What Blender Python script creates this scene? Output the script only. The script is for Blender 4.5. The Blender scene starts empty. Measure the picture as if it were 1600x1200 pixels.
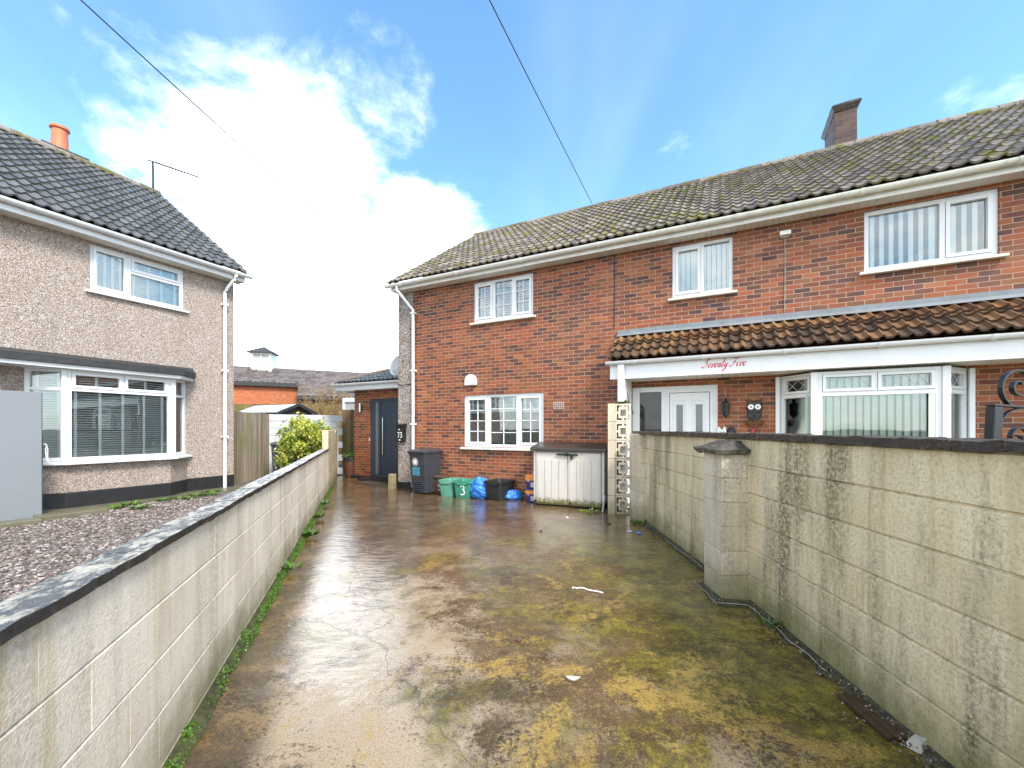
import bpy, bmesh, math, random
from mathutils import Vector, Matrix, noise
R_ = math.radians
SKYR,SKYG,SKYB,SKYS,CLO,SUNE,EXPO=.86,1.13,1.16,.150,1.35,2.3,1.27
rnd = random.Random(7)
C = bpy.context.scene.collection
scene = bpy.context.scene

# ------------------------------------------------------------------ mesh helpers
class MB:
    def __init__(s): s.v=[]; s.f=[]; s.t=[]
    def quad(s, a,b,c,d, t=0.5):
        n=len(s.v); s.v += [tuple(a),tuple(b),tuple(c),tuple(d)]; s.f.append((n,n+1,n+2,n+3)); s.t.append(t)
    def poly(s, pts, t=0.5):
        n=len(s.v); s.v += [tuple(p) for p in pts]; s.f.append(tuple(range(n,n+len(pts)))); s.t.append(t)
    def box(s, x0,x1,y0,y1,z0,z1, t=0.5):
        n=len(s.v)
        s.v += [(x0,y0,z0),(x1,y0,z0),(x1,y1,z0),(x0,y1,z0),(x0,y0,z1),(x1,y0,z1),(x1,y1,z1),(x0,y1,z1)]
        for f in ((0,3,2,1),(4,5,6,7),(0,1,5,4),(1,2,6,5),(2,3,7,6),(3,0,4,7)):
            s.f.append(tuple(n+i for i in f)); s.t.append(t)
    def frustum(s, w0,d0,w1,d1,z0,z1, cx=0,cy=0,cx1=None,cy1=None, cap0=True, cap1=True):
        cx1=cx if cx1 is None else cx1; cy1=cy if cy1 is None else cy1
        n=len(s.v)
        for (w,d,z,x,y) in ((w0,d0,z0,cx,cy),(w1,d1,z1,cx1,cy1)):
            s.v += [(x-w/2,y-d/2,z),(x+w/2,y-d/2,z),(x+w/2,y+d/2,z),(x-w/2,y+d/2,z)]
        fs=[(0,1,5,4),(1,2,6,5),(2,3,7,6),(3,0,4,7)]
        if cap0: fs.append((0,3,2,1))
        if cap1: fs.append((4,5,6,7))
        for f in fs: s.f.append(tuple(n+i for i in f)); s.t.append(.5)
    def prism(s, pts, axis, a0, a1):
        """closed polygon pts (2d) extruded along axis 'x','y' or 'z'"""
        def P(p,a):
            return (a,p[0],p[1]) if axis=='x' else ((p[0],a,p[1]) if axis=='y' else (p[0],p[1],a))
        n=len(s.v); k=len(pts)
        s.v += [P(p,a0) for p in pts]+[P(p,a1) for p in pts]
        for i in range(k):
            j=(i+1)%k; s.f.append((n+i,n+j,n+k+j,n+k+i)); s.t.append(.5)
        s.f.append(tuple(n+i for i in reversed(range(k)))); s.t.append(.5)
        s.f.append(tuple(n+k+i for i in range(k))); s.t.append(.5)
    def tube(s, pts, r, n=8, close=True, flat=None):
        pts=[Vector(p) for p in pts]; rings=[]
        up=Vector((0,0,1))
        for i,p in enumerate(pts):
            d=(pts[min(i+1,len(pts)-1)]-pts[max(i-1,0)]).normalized()
            ref = Vector((0,1,0)) if flat=='y' else up
            if abs(d.dot(ref))>.95: ref=Vector((1,0,0))
            a=d.cross(ref).normalized(); b=d.cross(a).normalized()
            rr = r[i] if isinstance(r,(list,tuple)) else r
            base=len(s.v)
            for k in range(n):
                t=2*math.pi*k/n
                s.v.append(tuple(p+a*math.cos(t)*rr+b*math.sin(t)*rr))
            rings.append(base)
        for i in range(len(rings)-1):
            for k in range(n):
                k2=(k+1)%n
                s.f.append((rings[i]+k,rings[i]+k2,rings[i+1]+k2,rings[i+1]+k)); s.t.append(.5)
        if close:
            s.f.append(tuple(rings[0]+k for k in reversed(range(n)))); s.t.append(.5)
            s.f.append(tuple(rings[-1]+k for k in range(n))); s.t.append(.5)
    def strap(s, pts, w, th):
        """flat bar bent in the xz plane: width w along y, thickness th"""
        pts=[Vector(p) for p in pts]; rows=[]
        for i,p in enumerate(pts):
            d=(pts[min(i+1,len(pts)-1)]-pts[max(i-1,0)]).normalized()
            nrm=Vector((-d.z,0,d.x)); base=len(s.v)
            for (a,b) in ((-1,-1),(1,-1),(1,1),(-1,1)):
                s.v.append(tuple(p+nrm*a*th/2+Vector((0,b*w/2,0))))
            rows.append(base)
        for i in range(len(rows)-1):
            for k in range(4):
                k2=(k+1)%4; s.f.append((rows[i]+k,rows[i]+k2,rows[i+1]+k2,rows[i+1]+k)); s.t.append(.5)
        s.f.append(tuple(rows[0]+k for k in (3,2,1,0))); s.t.append(.5)
        s.f.append(tuple(rows[-1]+k for k in range(4))); s.t.append(.5)
    def lathe(s, prof, n=24, c=(0,0,0)):
        base=len(s.v)
        for (r,z) in prof:
            for k in range(n):
                t=2*math.pi*k/n; s.v.append((c[0]+r*math.cos(t),c[1]+r*math.sin(t),c[2]+z))
        for i in range(len(prof)-1):
            for k in range(n):
                k2=(k+1)%n; s.f.append((base+i*n+k,base+i*n+k2,base+(i+1)*n+k2,base+(i+1)*n+k)); s.t.append(.5)
        s.f.append(tuple(base+k for k in reversed(range(n)))); s.t.append(.5)
        e=base+(len(prof)-1)*n; s.f.append(tuple(e+k for k in range(n))); s.t.append(.5)
    def plate(s, x0,x1,z0,z1, holes, y0,y1, back=True, outer=True):
        """upright plate facing -y with rectangular holes (hx0,hz0,hx1,hz1)"""
        xs=sorted(set([x0,x1]+[h[i] for h in holes for i in (0,2)])); zs=sorted(set([z0,z1]+[h[i] for h in holes for i in (1,3)]))
        xs=[x for x in xs if x0-1e-6<=x<=x1+1e-6]; zs=[z for z in zs if z0-1e-6<=z<=z1+1e-6]
        for i in range(len(xs)-1):
            for j in range(len(zs)-1):
                a,b,c,d=xs[i],xs[i+1],zs[j],zs[j+1]; mx,mz=(a+b)/2,(c+d)/2
                if any(h[0]<mx<h[2] and h[1]<mz<h[3] for h in holes): continue
                s.quad((a,y0,c),(b,y0,c),(b,y0,d),(a,y0,d))
                if back: s.quad((b,y1,c),(a,y1,c),(a,y1,d),(b,y1,d))
        for (a,c,b,d) in holes:
            s.quad((a,y0,c),(a,y1,c),(b,y1,c),(b,y0,c)); s.quad((a,y0,d),(b,y0,d),(b,y1,d),(a,y1,d))
            s.quad((a,y0,c),(a,y0,d),(a,y1,d),(a,y1,c)); s.quad((b,y0,c),(b,y1,c),(b,y1,d),(b,y0,d))
        if outer:
            s.quad((x0,y0,z0),(x1,y0,z0),(x1,y1,z0),(x0,y1,z0)); s.quad((x0,y0,z1),(x0,y1,z1),(x1,y1,z1),(x1,y0,z1))
            s.quad((x0,y0,z0),(x0,y1,z0),(x0,y1,z1),(x0,y0,z1)); s.quad((x1,y0,z0),(x1,y0,z1),(x1,y1,z1),(x1,y1,z0))
    def xform(s, M, start=0):
        for i in range(start,len(s.v)): s.v[i]=tuple(M@Vector(s.v[i]))

def obj(name, mb, m, parent=None, loc=(0,0,0), rz=0, bevel=0, smooth=False, seg=2):
    me=bpy.data.meshes.new(name); me.from_pydata(mb.v,[],mb.f); me.update()
    at=me.attributes.new('tint','FLOAT','FACE'); at.data.foreach_set('value',mb.t)
    if smooth: me.polygons.foreach_set('use_smooth',[True]*len(me.polygons))
    me.materials.append(m)
    o=bpy.data.objects.new(name,me); C.objects.link(o)
    if parent: o.parent=parent
    o.location=loc; o.rotation_euler=(0,0,rz)
    bm=bmesh.new(); bm.from_mesh(me)
    if smooth or bevel: bmesh.ops.remove_doubles(bm,verts=bm.verts,dist=1e-5)
    if bevel: bmesh.ops.recalc_face_normals(bm,faces=bm.faces)
    bm.to_mesh(me); bm.free()
    if bevel:
        b=o.modifiers.new('Bevel','BEVEL'); b.width=bevel; b.segments=seg; b.limit_method='ANGLE'; b.angle_limit=R_(35)
    return o
def auto_smooth(o, ang=40):
    me=o.data
    me.polygons.foreach_set('use_smooth',[True]*len(me.polygons)); me.set_sharp_from_angle(angle=R_(ang)); return o
def thing(name, label, cat, loc=(0,0,0), rz=0, group=None):
    o=bpy.data.objects.new(name,None); C.objects.link(o); o.location=loc; o.rotation_euler=(0,0,rz)
    o.empty_display_size=.2
    return tag(o,label,cat,group)
def tag(o,label,cat,group=None,kind=None):
    o['label']=label; o['category']=cat
    if group: o['group']=group
    if kind: o['kind']=kind
    return o
def setting(o,kind='structure'): o['kind']=kind; return o

# ------------------------------------------------------------------ material helpers
class G:
    def __init__(s,name):
        s.m=bpy.data.materials.new(name); s.m.use_nodes=True; s.t=s.m.node_tree
        for n in list(s.t.nodes): s.t.nodes.remove(n)
        s.out=s.t.nodes.new('ShaderNodeOutputMaterial'); s._o=None
    def n(s,ty,ins=None,**kw):
        nd=s.t.nodes.new('ShaderNode'+ty)
        for k,v in kw.items(): setattr(nd,k,v)
        for k,v in (ins or {}).items(): s.set(nd.inputs[k],v)
        return nd
    def set(s,sock,v):
        if isinstance(v,bpy.types.NodeSocket): s.t.links.new(v,sock)
        else:
            if isinstance(v,tuple) and len(v)==3 and sock.type=='RGBA': v=(*v,1)
            sock.default_value=v
    def co(s):
        if not s._o: s._o=s.n('TexCoord')
        return s._o.outputs['Object']
    def mapp(s,v,scale=(1,1,1),loc=(0,0,0),rot=(0,0,0)):
        return s.n('Mapping',{'Vector':v,'Scale':scale,'Location':loc,'Rotation':rot}).outputs[0]
    def noise(s,sc,det=4,ro=.6,v=None,dist=0):
        return s.n('TexNoise',{'Vector':s.co() if v is None else v,'Scale':sc,'Detail':det,'Roughness':ro,'Distortion':dist}).outputs['Fac']
    def vor(s,sc,v=None,feat='F1',out='Color'):
        return s.n('TexVoronoi',{'Vector':s.co() if v is None else v,'Scale':sc},feature=feat).outputs[out]
    def ramp(s,f,stops,interp='LINEAR'):
        nd=s.n('ValToRGB',{'Fac':f}); e=nd.color_ramp.elements; nd.color_ramp.interpolation=interp
        while len(e)<len(stops): e.new(.5)
        for i,(p,c) in enumerate(stops):
            e[i].position=p; e[i].color=(c,c,c,1) if isinstance(c,(int,float)) else (*c,1)
        return nd.outputs[0]
    def mix(s,f,a,b,blend='MIX'):
        nd=s.n('Mix',data_type='RGBA',blend_type=blend)
        s.set(nd.inputs[0],f); s.set(nd.inputs[6],a); s.set(nd.inputs[7],b); return nd.outputs[2]
    def ma(s,op,a,b=None,c=None,clamp=False):
        nd=s.n('Math',operation=op,use_clamp=clamp); s.set(nd.inputs[0],a)
        if b is not None: s.set(nd.inputs[1],b)
        if c is not None: s.set(nd.inputs[2],c)
        return nd.outputs[0]
    def sep(s,v=None):
        return s.n('SeparateXYZ',{0:s.co() if v is None else v}).outputs
    def comb(s,x,y,z): return s.n('CombineXYZ',{0:x,1:y,2:z}).outputs[0]
    def sst(s,v,a,b,lo=0.,hi=1.):
        return s.n('MapRange',{0:v,1:a,2:b,3:lo,4:hi},interpolation_type='SMOOTHSTEP').outputs[0]
    def bump(s,h,st=.5,d=.01,nrm=None):
        ins={'Height':h,'Strength':st,'Distance':d}
        if nrm is not None: ins['Normal']=nrm
        return s.n('Bump',ins).outputs[0]
    def attr(s,name='tint'): return s.n('Attribute',attribute_name=name).outputs['Fac']
    def bsdf(s,col,rough=.6,nrm=None,**kw):
        ins={'Base Color':col,'Roughness':rough}
        if nrm is not None: ins['Normal']=nrm
        for k,v in kw.items(): ins[k.replace('_',' ')]=v
        b=s.n('BsdfPrincipled',ins); s.t.links.new(b.outputs[0],s.out.inputs[0]); return s.m

M={}
def simple(name,col,rough=.5,var=.12,sc=6,bmp=0,bsc=80,dirt=0,**kw):
    g=G(name)
    f=g.noise(sc,5,.65)
    c=g.mix(g.ramp(f,[(.3,0),(.7,1)]),tuple(x*(1-var) for x in col),tuple(min(1,x*(1+var)) for x in col))
    if dirt: c=g.mix(g.ma('MULTIPLY',g.ramp(g.noise(sc*.7+3,6,.75,dist=.5),[(.5,0),(.75,1)]),dirt),c,(.10,.09,.06))
    nr=g.bump(g.noise(bsc,3),bmp,.004) if bmp else None
    M[name]=g.bsdf(c,rough,nr,**kw); return M[name]

def brick_mat(name,ramp,mortar=(.45,.34,.26),bw=.225,bh=.075,wet=.55,warm=1.):
    g=G(name); x,y,z=g.sep()
    a=g.comb(g.ma('ADD',x,y),z,0.0)
    nv=g.n('TexNoise',{'Vector':g.co(),'Scale':14.,'Detail':3.}).outputs['Color']
    off=g.n('VectorMath',{0:nv,1:(.008,.006,0)},operation='MULTIPLY').outputs[0]
    a=g.n('VectorMath',{0:a,1:off},operation='ADD').outputs[0]
    b=g.n('TexBrick',{'Vector':a,'Color1':(0,0,0),'Color2':(1,1,1),'Mortar':(.5,.5,.5),'Scale':1.,'Mortar Size':.0055,'Mortar Smooth':.25,'Bias':0.,'Brick Width':bw,'Row Height':bh},offset=.5,squash=1)
    tint=g.ma('ADD',b.outputs['Color'],g.ma('MULTIPLY',g.ma('SUBTRACT',g.noise(38,3),.5),.10))
    col=g.ramp(tint,ramp)
    fine=g.noise(150,4,.7)
    col=g.mix(g.ramp(fine,[(.35,.45),(.6,0)]),col,(.10,.05,.035))
    col=g.mix(g.ramp(g.noise(1.1,5,.7),[(.42,0),(.68,.28*warm)]),col,(.36,.11,.032))
    col=g.mix(g.ramp(g.noise(.8,6,.7,v=g.mapp(g.co(),loc=(4,2,8))),[(.56,0),(.72,.30)]),col,(.12,.075,.05))
    mc=g.mix(g.noise(30,4),tuple(m*.75 for m in mortar),tuple(min(1,m*1.2) for m in mortar))
    mc=g.mix(g.ramp(g.noise(1.7,4),[(.45,0),(.62,.5*warm)]),mc,(.30,.16,.10))
    col=g.mix(b.outputs['Fac'],col,mc)
    ef=g.ramp(g.noise(2.2,5,.7,v=g.mapp(g.co(),scale=(1,1,.6),loc=(9,1,3))),[(.68,0),(.80,.25*warm)])
    col=g.mix(ef,col,(.60,.45,.38))
    h=g.ma('SUBTRACT',g.ma('MULTIPLY',fine,.3),b.outputs['Fac'])
    M[name]=g.bsdf(col,g.ramp(g.noise(3,4),[(.3,wet),(.7,wet+.25)]),g.bump(h,.75,.006)); return M[name]
brick_mat('brick',[(0,(.042,.016,.016)),(.14,(.075,.023,.017)),(.25,(.135,.033,.016)),(.37,(.225,.050,.017)),(.56,(.31,.072,.018)),(.66,(.27,.088,.022)),(.76,(.135,.054,.019)),(.86,(.19,.048,.018)),(.93,(.31,.082,.024)),(1,(.36,.125,.045))],mortar=(.43,.295,.21))
brick_mat('brick_dark',[(0,(.045,.024,.022)),(.3,(.095,.036,.028)),(.6,(.14,.052,.036)),(1,(.16,.075,.048))],mortar=(.12,.09,.07),warm=0.)
brick_mat('brick_chimney',[(0,(.022,.014,.013)),(.3,(.05,.024,.020)),(.6,(.075,.034,.026)),(1,(.10,.055,.04))],mortar=(.10,.08,.065),warm=0.)
brick_mat('brick_far',[(0,(.40,.09,.03)),(.5,(.50,.12,.035)),(1,(.56,.16,.05))],mortar=(.42,.2,.1))

def pebble_mat(name,dark=1.0,grime=0.,sc=70.,con=1.):
    g=G(name)
    v=g.n('TexVoronoi',{'Vector':g.co(),'Scale':sc,'Randomness':1.},feature='F1')
    r=g.n('SeparateColor',{0:v.outputs['Color']}).outputs[0]
    st=[(0,(.16,.115,.09)),(.09,(.28,.205,.16)),(.2,(.40,.31,.25)),(.38,(.48,.39,.325)),(.6,(.54,.455,.39)),(.82,(.60,.53,.475)),(.94,(.70,.67,.63))]
    c=g.ramp(r,[(p,tuple(max(.02,m_+(x-m_)*con)*dark for x,m_ in zip((q[0]*.96,q[1],q[2]*1.07),(.455,.39,.345)))) for p,q in st],'CONSTANT')
    edge=g.ramp(v.outputs['Distance'],[(.38,0),(.62,1)])
    c=g.mix(g.ma('MULTIPLY',edge,.75),c,(.24*dark,.17*dark,.12*dark))
    big=g.noise(1.2,5,.7)
    c=g.mix(g.ramp(big,[(.40,0),(.75,.30)]),c,(.28*dark,.20*dark,.14*dark))
    st_=g.ramp(g.noise(2.4,5,.7,v=g.mapp(g.co(),scale=(1,1,.15))),[(.55,0),(.8,.45+grime)])
    c=g.mix(st_,c,(.17,.13,.09))
    h=g.ma('SUBTRACT',1.0,v.outputs['Distance'])
    M[name]=g.bsdf(c,.62,g.bump(h,1.,.012)); return M[name]
pebble_mat('pebbledash',1.04,0.1,74.,1.15); pebble_mat('pebbledash_grey',.80,.2,48.,1.6)

def block_mat(name,light,warm,streak,algae,speck):
    g=G(name); x,y,z=g.sep()
    f=g.noise(2.2,7,.7)
    c=g.mix(g.ramp(f,[(.3,0),(.7,1)]),warm,light)
    grain=g.noise(170,4,.75)
    c=g.mix(g.ramp(grain,[(.34,.6),(.46,0)]),c,tuple(k*.42 for k in warm))
    c=g.mix(g.ramp(g.noise(55,5,.8),[(.38,.12+speck*.9),(.52,0)]),c,tuple(k*.40 for k in warm))
    c=g.mix(g.ramp(g.vor(95,out='Distance'),[(.05,.5),(.22,0)]),c,(.75,.68,.56))
    # block to block tint
    c=g.mix(g.ma('MULTIPLY',g.ma('ABSOLUTE',g.ma('SUBTRACT',g.attr(),.5)),.85),c,tuple(k*.7 for k in warm))
    # rain streaks
    sv=g.mapp(g.co(),scale=(3.0,3.0,.42))
    s1=g.ma('MULTIPLY',g.ramp(g.noise(1.,6,.7,v=sv),[(.46,0),(.62,1)]),g.ramp(g.noise(34,5,.8),[(.38,.05),(.56,1)]))
    c=g.mix(g.ma('MULTIPLY',s1,streak),c,(.065,.062,.034))
    s2=g.ramp(g.noise(1.4,6,.7,v=g.mapp(g.co(),scale=(6,6,.3),loc=(5,5,5))),[(.52,0),(.68,1)])
    c=g.mix(g.ma('MULTIPLY',s2,.5),c,(.40,.30,.13))
    # algae near the ground, with a ragged upper edge
    a=g.sst(g.ma('ADD',z,g.ma('MULTIPLY',g.noise(3,6,.7),-.75)),.05,-.40)
    c=g.mix(g.ma('MULTIPLY',a,algae),c,(.12,.12,.02))
    a2=g.ma('MULTIPLY',g.ramp(g.noise(5,6,.75,v=g.mapp(g.co(),loc=(3,9,1))),[(.56,0),(.7,1)]),g.sst(z,1.0,.1))
    c=g.mix(g.ma('MULTIPLY',a2,speck),c,(.10,.10,.035))
    c=g.mix(g.ma('MULTIPLY',g.ramp(g.noise(48,3,.7),[(.60,0),(.68,1)]),speck),c,(.58,.55,.30))
    h=g.ma('ADD',g.ma('MULTIPLY',grain,.6),g.ma('MULTIPLY',g.vor(95,out='Distance'),-.6))
    M[name]=g.bsdf(c,.8,g.bump(h,.40,.005)); return M[name]
block_mat('block_pale',(.84,.77,.66),(.79,.69,.55),.34,.75,.22)
block_mat('block_stained',(.83,.72,.52),(.73,.585,.34),.9,.8,.6)
block_mat('block_pier',(.74,.66,.54),(.62,.52,.37),.55,.7,.40)

def coping_mat(name,base,worn,amt,moss,top=0.):
    g=G(name)
    f=g.noise(13,9,.8,dist=.3,v=g.mapp(g.co(),scale=(.6,1,1)))
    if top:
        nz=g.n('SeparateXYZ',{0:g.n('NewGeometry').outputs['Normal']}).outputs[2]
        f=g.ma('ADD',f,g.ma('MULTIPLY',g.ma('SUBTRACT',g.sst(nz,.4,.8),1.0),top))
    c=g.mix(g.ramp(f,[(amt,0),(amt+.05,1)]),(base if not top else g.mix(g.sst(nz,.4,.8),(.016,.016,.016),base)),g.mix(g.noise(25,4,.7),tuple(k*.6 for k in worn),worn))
    c=g.mix(g.ramp(g.noise(4,6,.7,v=g.mapp(g.co(),loc=(7,3,1))),[(.60,0),(.7,.8)]),c,moss)
    c=g.mix(g.ramp(g.noise(60,4,.7),[(.35,.5),(.6,0)]),c,tuple(k*.4 for k in base))
    M[name]=g.bsdf(c,g.ramp(f,[(.4,.16),(.62,.5)]),g.bump(g.ma('ADD',g.noise(45,5,.7),g.ma('MULTIPLY',f,1.2)),.8,.012)); return M[name]
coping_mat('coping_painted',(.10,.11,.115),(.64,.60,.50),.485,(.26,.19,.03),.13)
coping_mat('coping_rough',(.045,.035,.026),(.22,.15,.09),.56,(.11,.10,.05))
coping_mat('pier_cap',(.075,.065,.05),(.40,.35,.26),.56,(.20,.19,.05))

def tile_mat(name,stops,moss,m_amt,lich,rough=.45):
    g=G(name)
    t=g.ma('ADD',g.attr(),g.ma('MULTIPLY',g.ma('SUBTRACT',g.noise(14,5,.7),.5),.9))
    c=g.ramp(t,stops)
    c=g.mix(g.ramp(g.noise(70,4,.75),[(.36,.6),(.55,0)]),c,(.018,.015,.013))
    mm=g.ramp(g.ma('ADD',g.noise(2.6,7,.75,dist=.4),g.ma('MULTIPLY',g.noise(26,4,.7),.35)),[(m_amt,0),(m_amt+.07,1)])
    c=g.mix(mm,c,g.mix(g.noise(40,3),tuple(k*.5 for k in moss),moss))
    c=g.mix(g.ramp(g.vor(16,out='Distance'),[(.07,lich),(.15,0)]),c,(.36,.35,.27))
    h=g.ma('ADD',g.noise(110,4,.7),g.ma('MULTIPLY',mm,g.ma('ADD',1.2,g.noise(60,3))))
    M[name]=g.bsdf(c,g.mix(mm,g.ramp(g.noise(8,4),[(.3,rough-.14),(.7,rough+.15)]),(.9,.9,.9)),g.bump(h,.8,.008)); return M[name]
tile_mat('tile_slate',[(.0,(.075,.076,.075)),(.5,(.115,.116,.113)),(1,(.165,.163,.155))],(.18,.15,.04),.90,.3,.30)
tile_mat('tile_mossy',[(.0,(.12,.092,.068)),(.5,(.22,.175,.135)),(1,(.33,.275,.215))],(.19,.175,.025),.692,.22,.40)
tile_mat('tile_rust',[(.05,(.05,.029,.018)),(.4,(.10,.054,.028)),(.7,(.155,.08,.038)),(.95,(.22,.115,.05))],(.10,.09,.014),.80,.25,.5)
tile_mat('tile_rust_top',[(.05,(.11,.048,.02)),(.4,(.18,.085,.032)),(.7,(.24,.115,.042)),(.95,(.27,.16,.07))],(.10,.09,.014),.84,.25,.5)
tile_mat('tile_far',[(.1,(.10,.075,.065)),(.5,(.16,.125,.11)),(.9,(.22,.18,.155))],(.12,.1,.04),.9,.2,.6)

simple('white_plastic',(.70,.71,.72),.28,.03,3,dirt=.10)
simple('white_plastic_old',(.76,.75,.71),.4,.05,5,dirt=.22)
simple('soffit_white',(.66,.63,.57),.5,.1,4,dirt=.3)
simple('gutter_mossy',(.76,.75,.68),.4,.1,5,dirt=.5)
simple('white_paint_wall',(.50,.51,.51),.6,.06,3,.4,60,dirt=.3)
simple('sill_stone',(.62,.58,.50),.6,.12,9,.3,90,dirt=.45)
simple('black_tar',(.018,.018,.02),.4,.3,8,.4,40)
simple('black_felt',(.028,.028,.028),.55,.35,14,.5,60)
simple('black_plastic',(.020,.021,.024),.42,.2,7,.25,130,dirt=.12)
simple('bin_plastic',(.036,.040,.050),.40,.15,9,.15,200,dirt=.25)
simple('brown_plastic',(.075,.045,.032),.45,.2,8,dirt=.2)
simple('green_plastic',(.035,.22,.15),.42,.18,7,dirt=.3)
simple('green_plastic_faded',(.10,.30,.22),.5,.2,8,dirt=.35)
simple('blue_sack',(.035,.20,.62),.26,.25,10)
simple('iron_black',(.012,.012,.014),.28,.2,12,.2,90)
simple('anthracite',(.040,.052,.075),.4,.12,20,.15,120)
simple('steel',(.62,.63,.64),.22,.05,6,Metallic=1.)
simple('grey_board',(.20,.215,.23),.5,.03,2,.06,300)
simple('board_edge',(.03,.06,.075),.5,.1,5)
g=G('shed_plastic'); x,y,z=g.sep()
c=g.mix(g.noise(7,6,.7),(.50,.46,.40),(.60,.565,.52))
c=g.mix(g.ma('MULTIPLY',g.ramp(g.noise(2.5,6,.7,v=g.mapp(g.co(),scale=(5,5,.6))),[(.5,0),(.7,.4)]),1.0),c,(.33,.28,.20))
c=g.mix(g.sst(g.ma('ADD',z,g.ma('MULTIPLY',g.noise(14,6,.75),-.32)),.03,-.09),c,(.13,.12,.03))
M['shed_plastic']=g.bsdf(c,.5,g.bump(g.noise(120,3),.15,.004))
simple('shed_lid',(.040,.033,.028),.3,.2,6,.2,60)
simple('lead',(.18,.195,.21),.5,.18,7,.3,30,dirt=.1)
simple('terracotta',(.12,.045,.03),.6,.2,10)
simple('chimney_pot',(.52,.15,.065),.6,.1,6)
simple('cement',(.34,.31,.26),.8,.15,20,.5,60)
simple('cement_mossy',(.26,.21,.11),.8,.3,14,.5,60,dirt=.4)
simple('dish_grey',(.40,.41,.42),.45,.05,6)
simple('soil',(.032,.022,.014),.5,.4,25,.9,40)
simple('mossy_soil',(.048,.046,.018),.8,.7,14,.9,60)
simple('wood_wet',(.05,.028,.016),.3,.35,20,.5,50)
simple('stone',(.42,.38,.32),.6,.2,25,.6,60)
simple('slab',(.13,.12,.075),.35,.25,7,.4,80,dirt=.4)
simple('string',(.75,.73,.68),.6,.05)
simple('string_old',(.45,.42,.36),.6,.1,20)
simple('rust_iron',(.16,.07,.02),.7,.4,35,.5,80)
simple('white_mark',(.82,.82,.80),.5,.03)
simple('red_mark',(.60,.02,.06),.45,.05)
simple('blue_sticker',(.06,.22,.28),.4,.2,20)
simple('orange_tub',(.75,.25,.03),.4,.06)
simple('navy_tub',(.02,.03,.14),.4,.15)
simple('pink_label',(.50,.38,.42),.5,.2,40)
simple('blind_white',(.74,.76,.78),.6,.03)
simple('blind_grey',(.50,.52,.54),.6,.03)
simple('blind_green',(.56,.64,.54),.7,.06)
simple('cable_black',(.012,.012,.012),.5,.1)
simple('cable_grey',(.28,.26,.22),.5,.1)
simple('mat_brown',(.05,.03,.022),.9,.3,30,.6,80)
simple('red_paint',(.42,.03,.03),.6,.3,30)
simple('block_white',(.70,.68,.60),.65,.12,7,.4,70,dirt=.55)

g=G('glass')
fr=g.n('Fresnel',{'IOR':1.5,'Normal':g.bump(g.noise(1.6,2),.06,.02)}).outputs[0]
fr=g.ma('MULTIPLY_ADD',fr,1.5,.03,clamp=True)
gl=g.n('BsdfGlossy',{'Roughness':.015,'Color':(1,1,1),'Normal':g.bump(g.noise(1.6,2),.06,.02)})
tr=g.n('BsdfTransparent',{'Color':(.90,.94,.93)})
mx=g.n('MixShader',{0:fr,1:tr.outputs[0],2:gl.outputs[0]}); g.t.links.new(mx.outputs[0],g.out.inputs[0]); M['glass']=g.m
g=G('frosted'); M['frosted']=g.bsdf((.16,.18,.18),.12)
g=G('glass_dark'); M['glass_dark']=g.bsdf(g.mix(g.noise(3,3),(.012,.014,.014),(.035,.038,.036)),.03)

# timber fence
def wood_mat(name,stops,algae):
    g=G(name); x,y,z=g.sep()
    f=g.noise(1.,6,.7,v=g.mapp(g.co(),scale=(26,26,1.1)))
    f=g.ma('ADD',g.ma('MULTIPLY',f,.75),g.ma('MULTIPLY',g.attr(),.3))
    c=g.ramp(f,stops)
    c=g.mix(g.ramp(g.noise(5,6,.75),[(.55,0),(.68,.5)]),c,(.34,.30,.25))
    c=g.mix(g.ma('MULTIPLY',g.ramp(g.noise(2.2,5,.7,v=g.mapp(g.co(),scale=(1,1,.4),loc=(3,1,7))),[(.45,0),(.62,1)]),algae),c,(.17,.16,.03))
    M[name]=g.bsdf(c,.75,g.bump(f,.6,.006))
wood_mat('fence_wood',[(.2,(.06,.040,.026)),(.45,(.20,.15,.105)),(.8,(.40,.33,.25))],.6)
wood_mat('fence_brown',[(.2,(.05,.028,.012)),(.5,(.14,.085,.035)),(.8,(.25,.16,.07))],.55)

# gravel, ground
g=G('gravel')
v=g.n('TexVoronoi',{'Vector':g.co(),'Scale':48.},feature='F1')
r=g.n('SeparateColor',{0:v.outputs['Color']}).outputs[0]
c=g.ramp(r,[(0,(.05,.041,.032)),(.25,(.115,.086,.070)),(.55,(.18,.138,.117)),(.85,(.25,.205,.18)),(1,(.38,.345,.32))])
c=g.mix(g.ramp(v.outputs['Distance'],[(.4,0),(.75,.9)]),c,(.03,.022,.018))
M['gravel']=g.bsdf(c,.5,g.bump(v.outputs['Distance'],-1.,.02))
g=G('pebble_stone')
c=g.ramp(g.attr(),[(0,(.05,.041,.032)),(.25,(.115,.086,.070)),(.55,(.18,.138,.117)),(.85,(.25,.205,.18)),(1,(.38,.345,.32))])
M['pebble_stone']=g.bsdf(c,.42,g.bump(g.noise(120,3),.4,.003))
g=G('far_ground'); M['far_ground']=g.bsdf(g.mix(g.noise(.6,6,.7),(.05,.055,.02),(.13,.11,.07)),.8)

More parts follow.
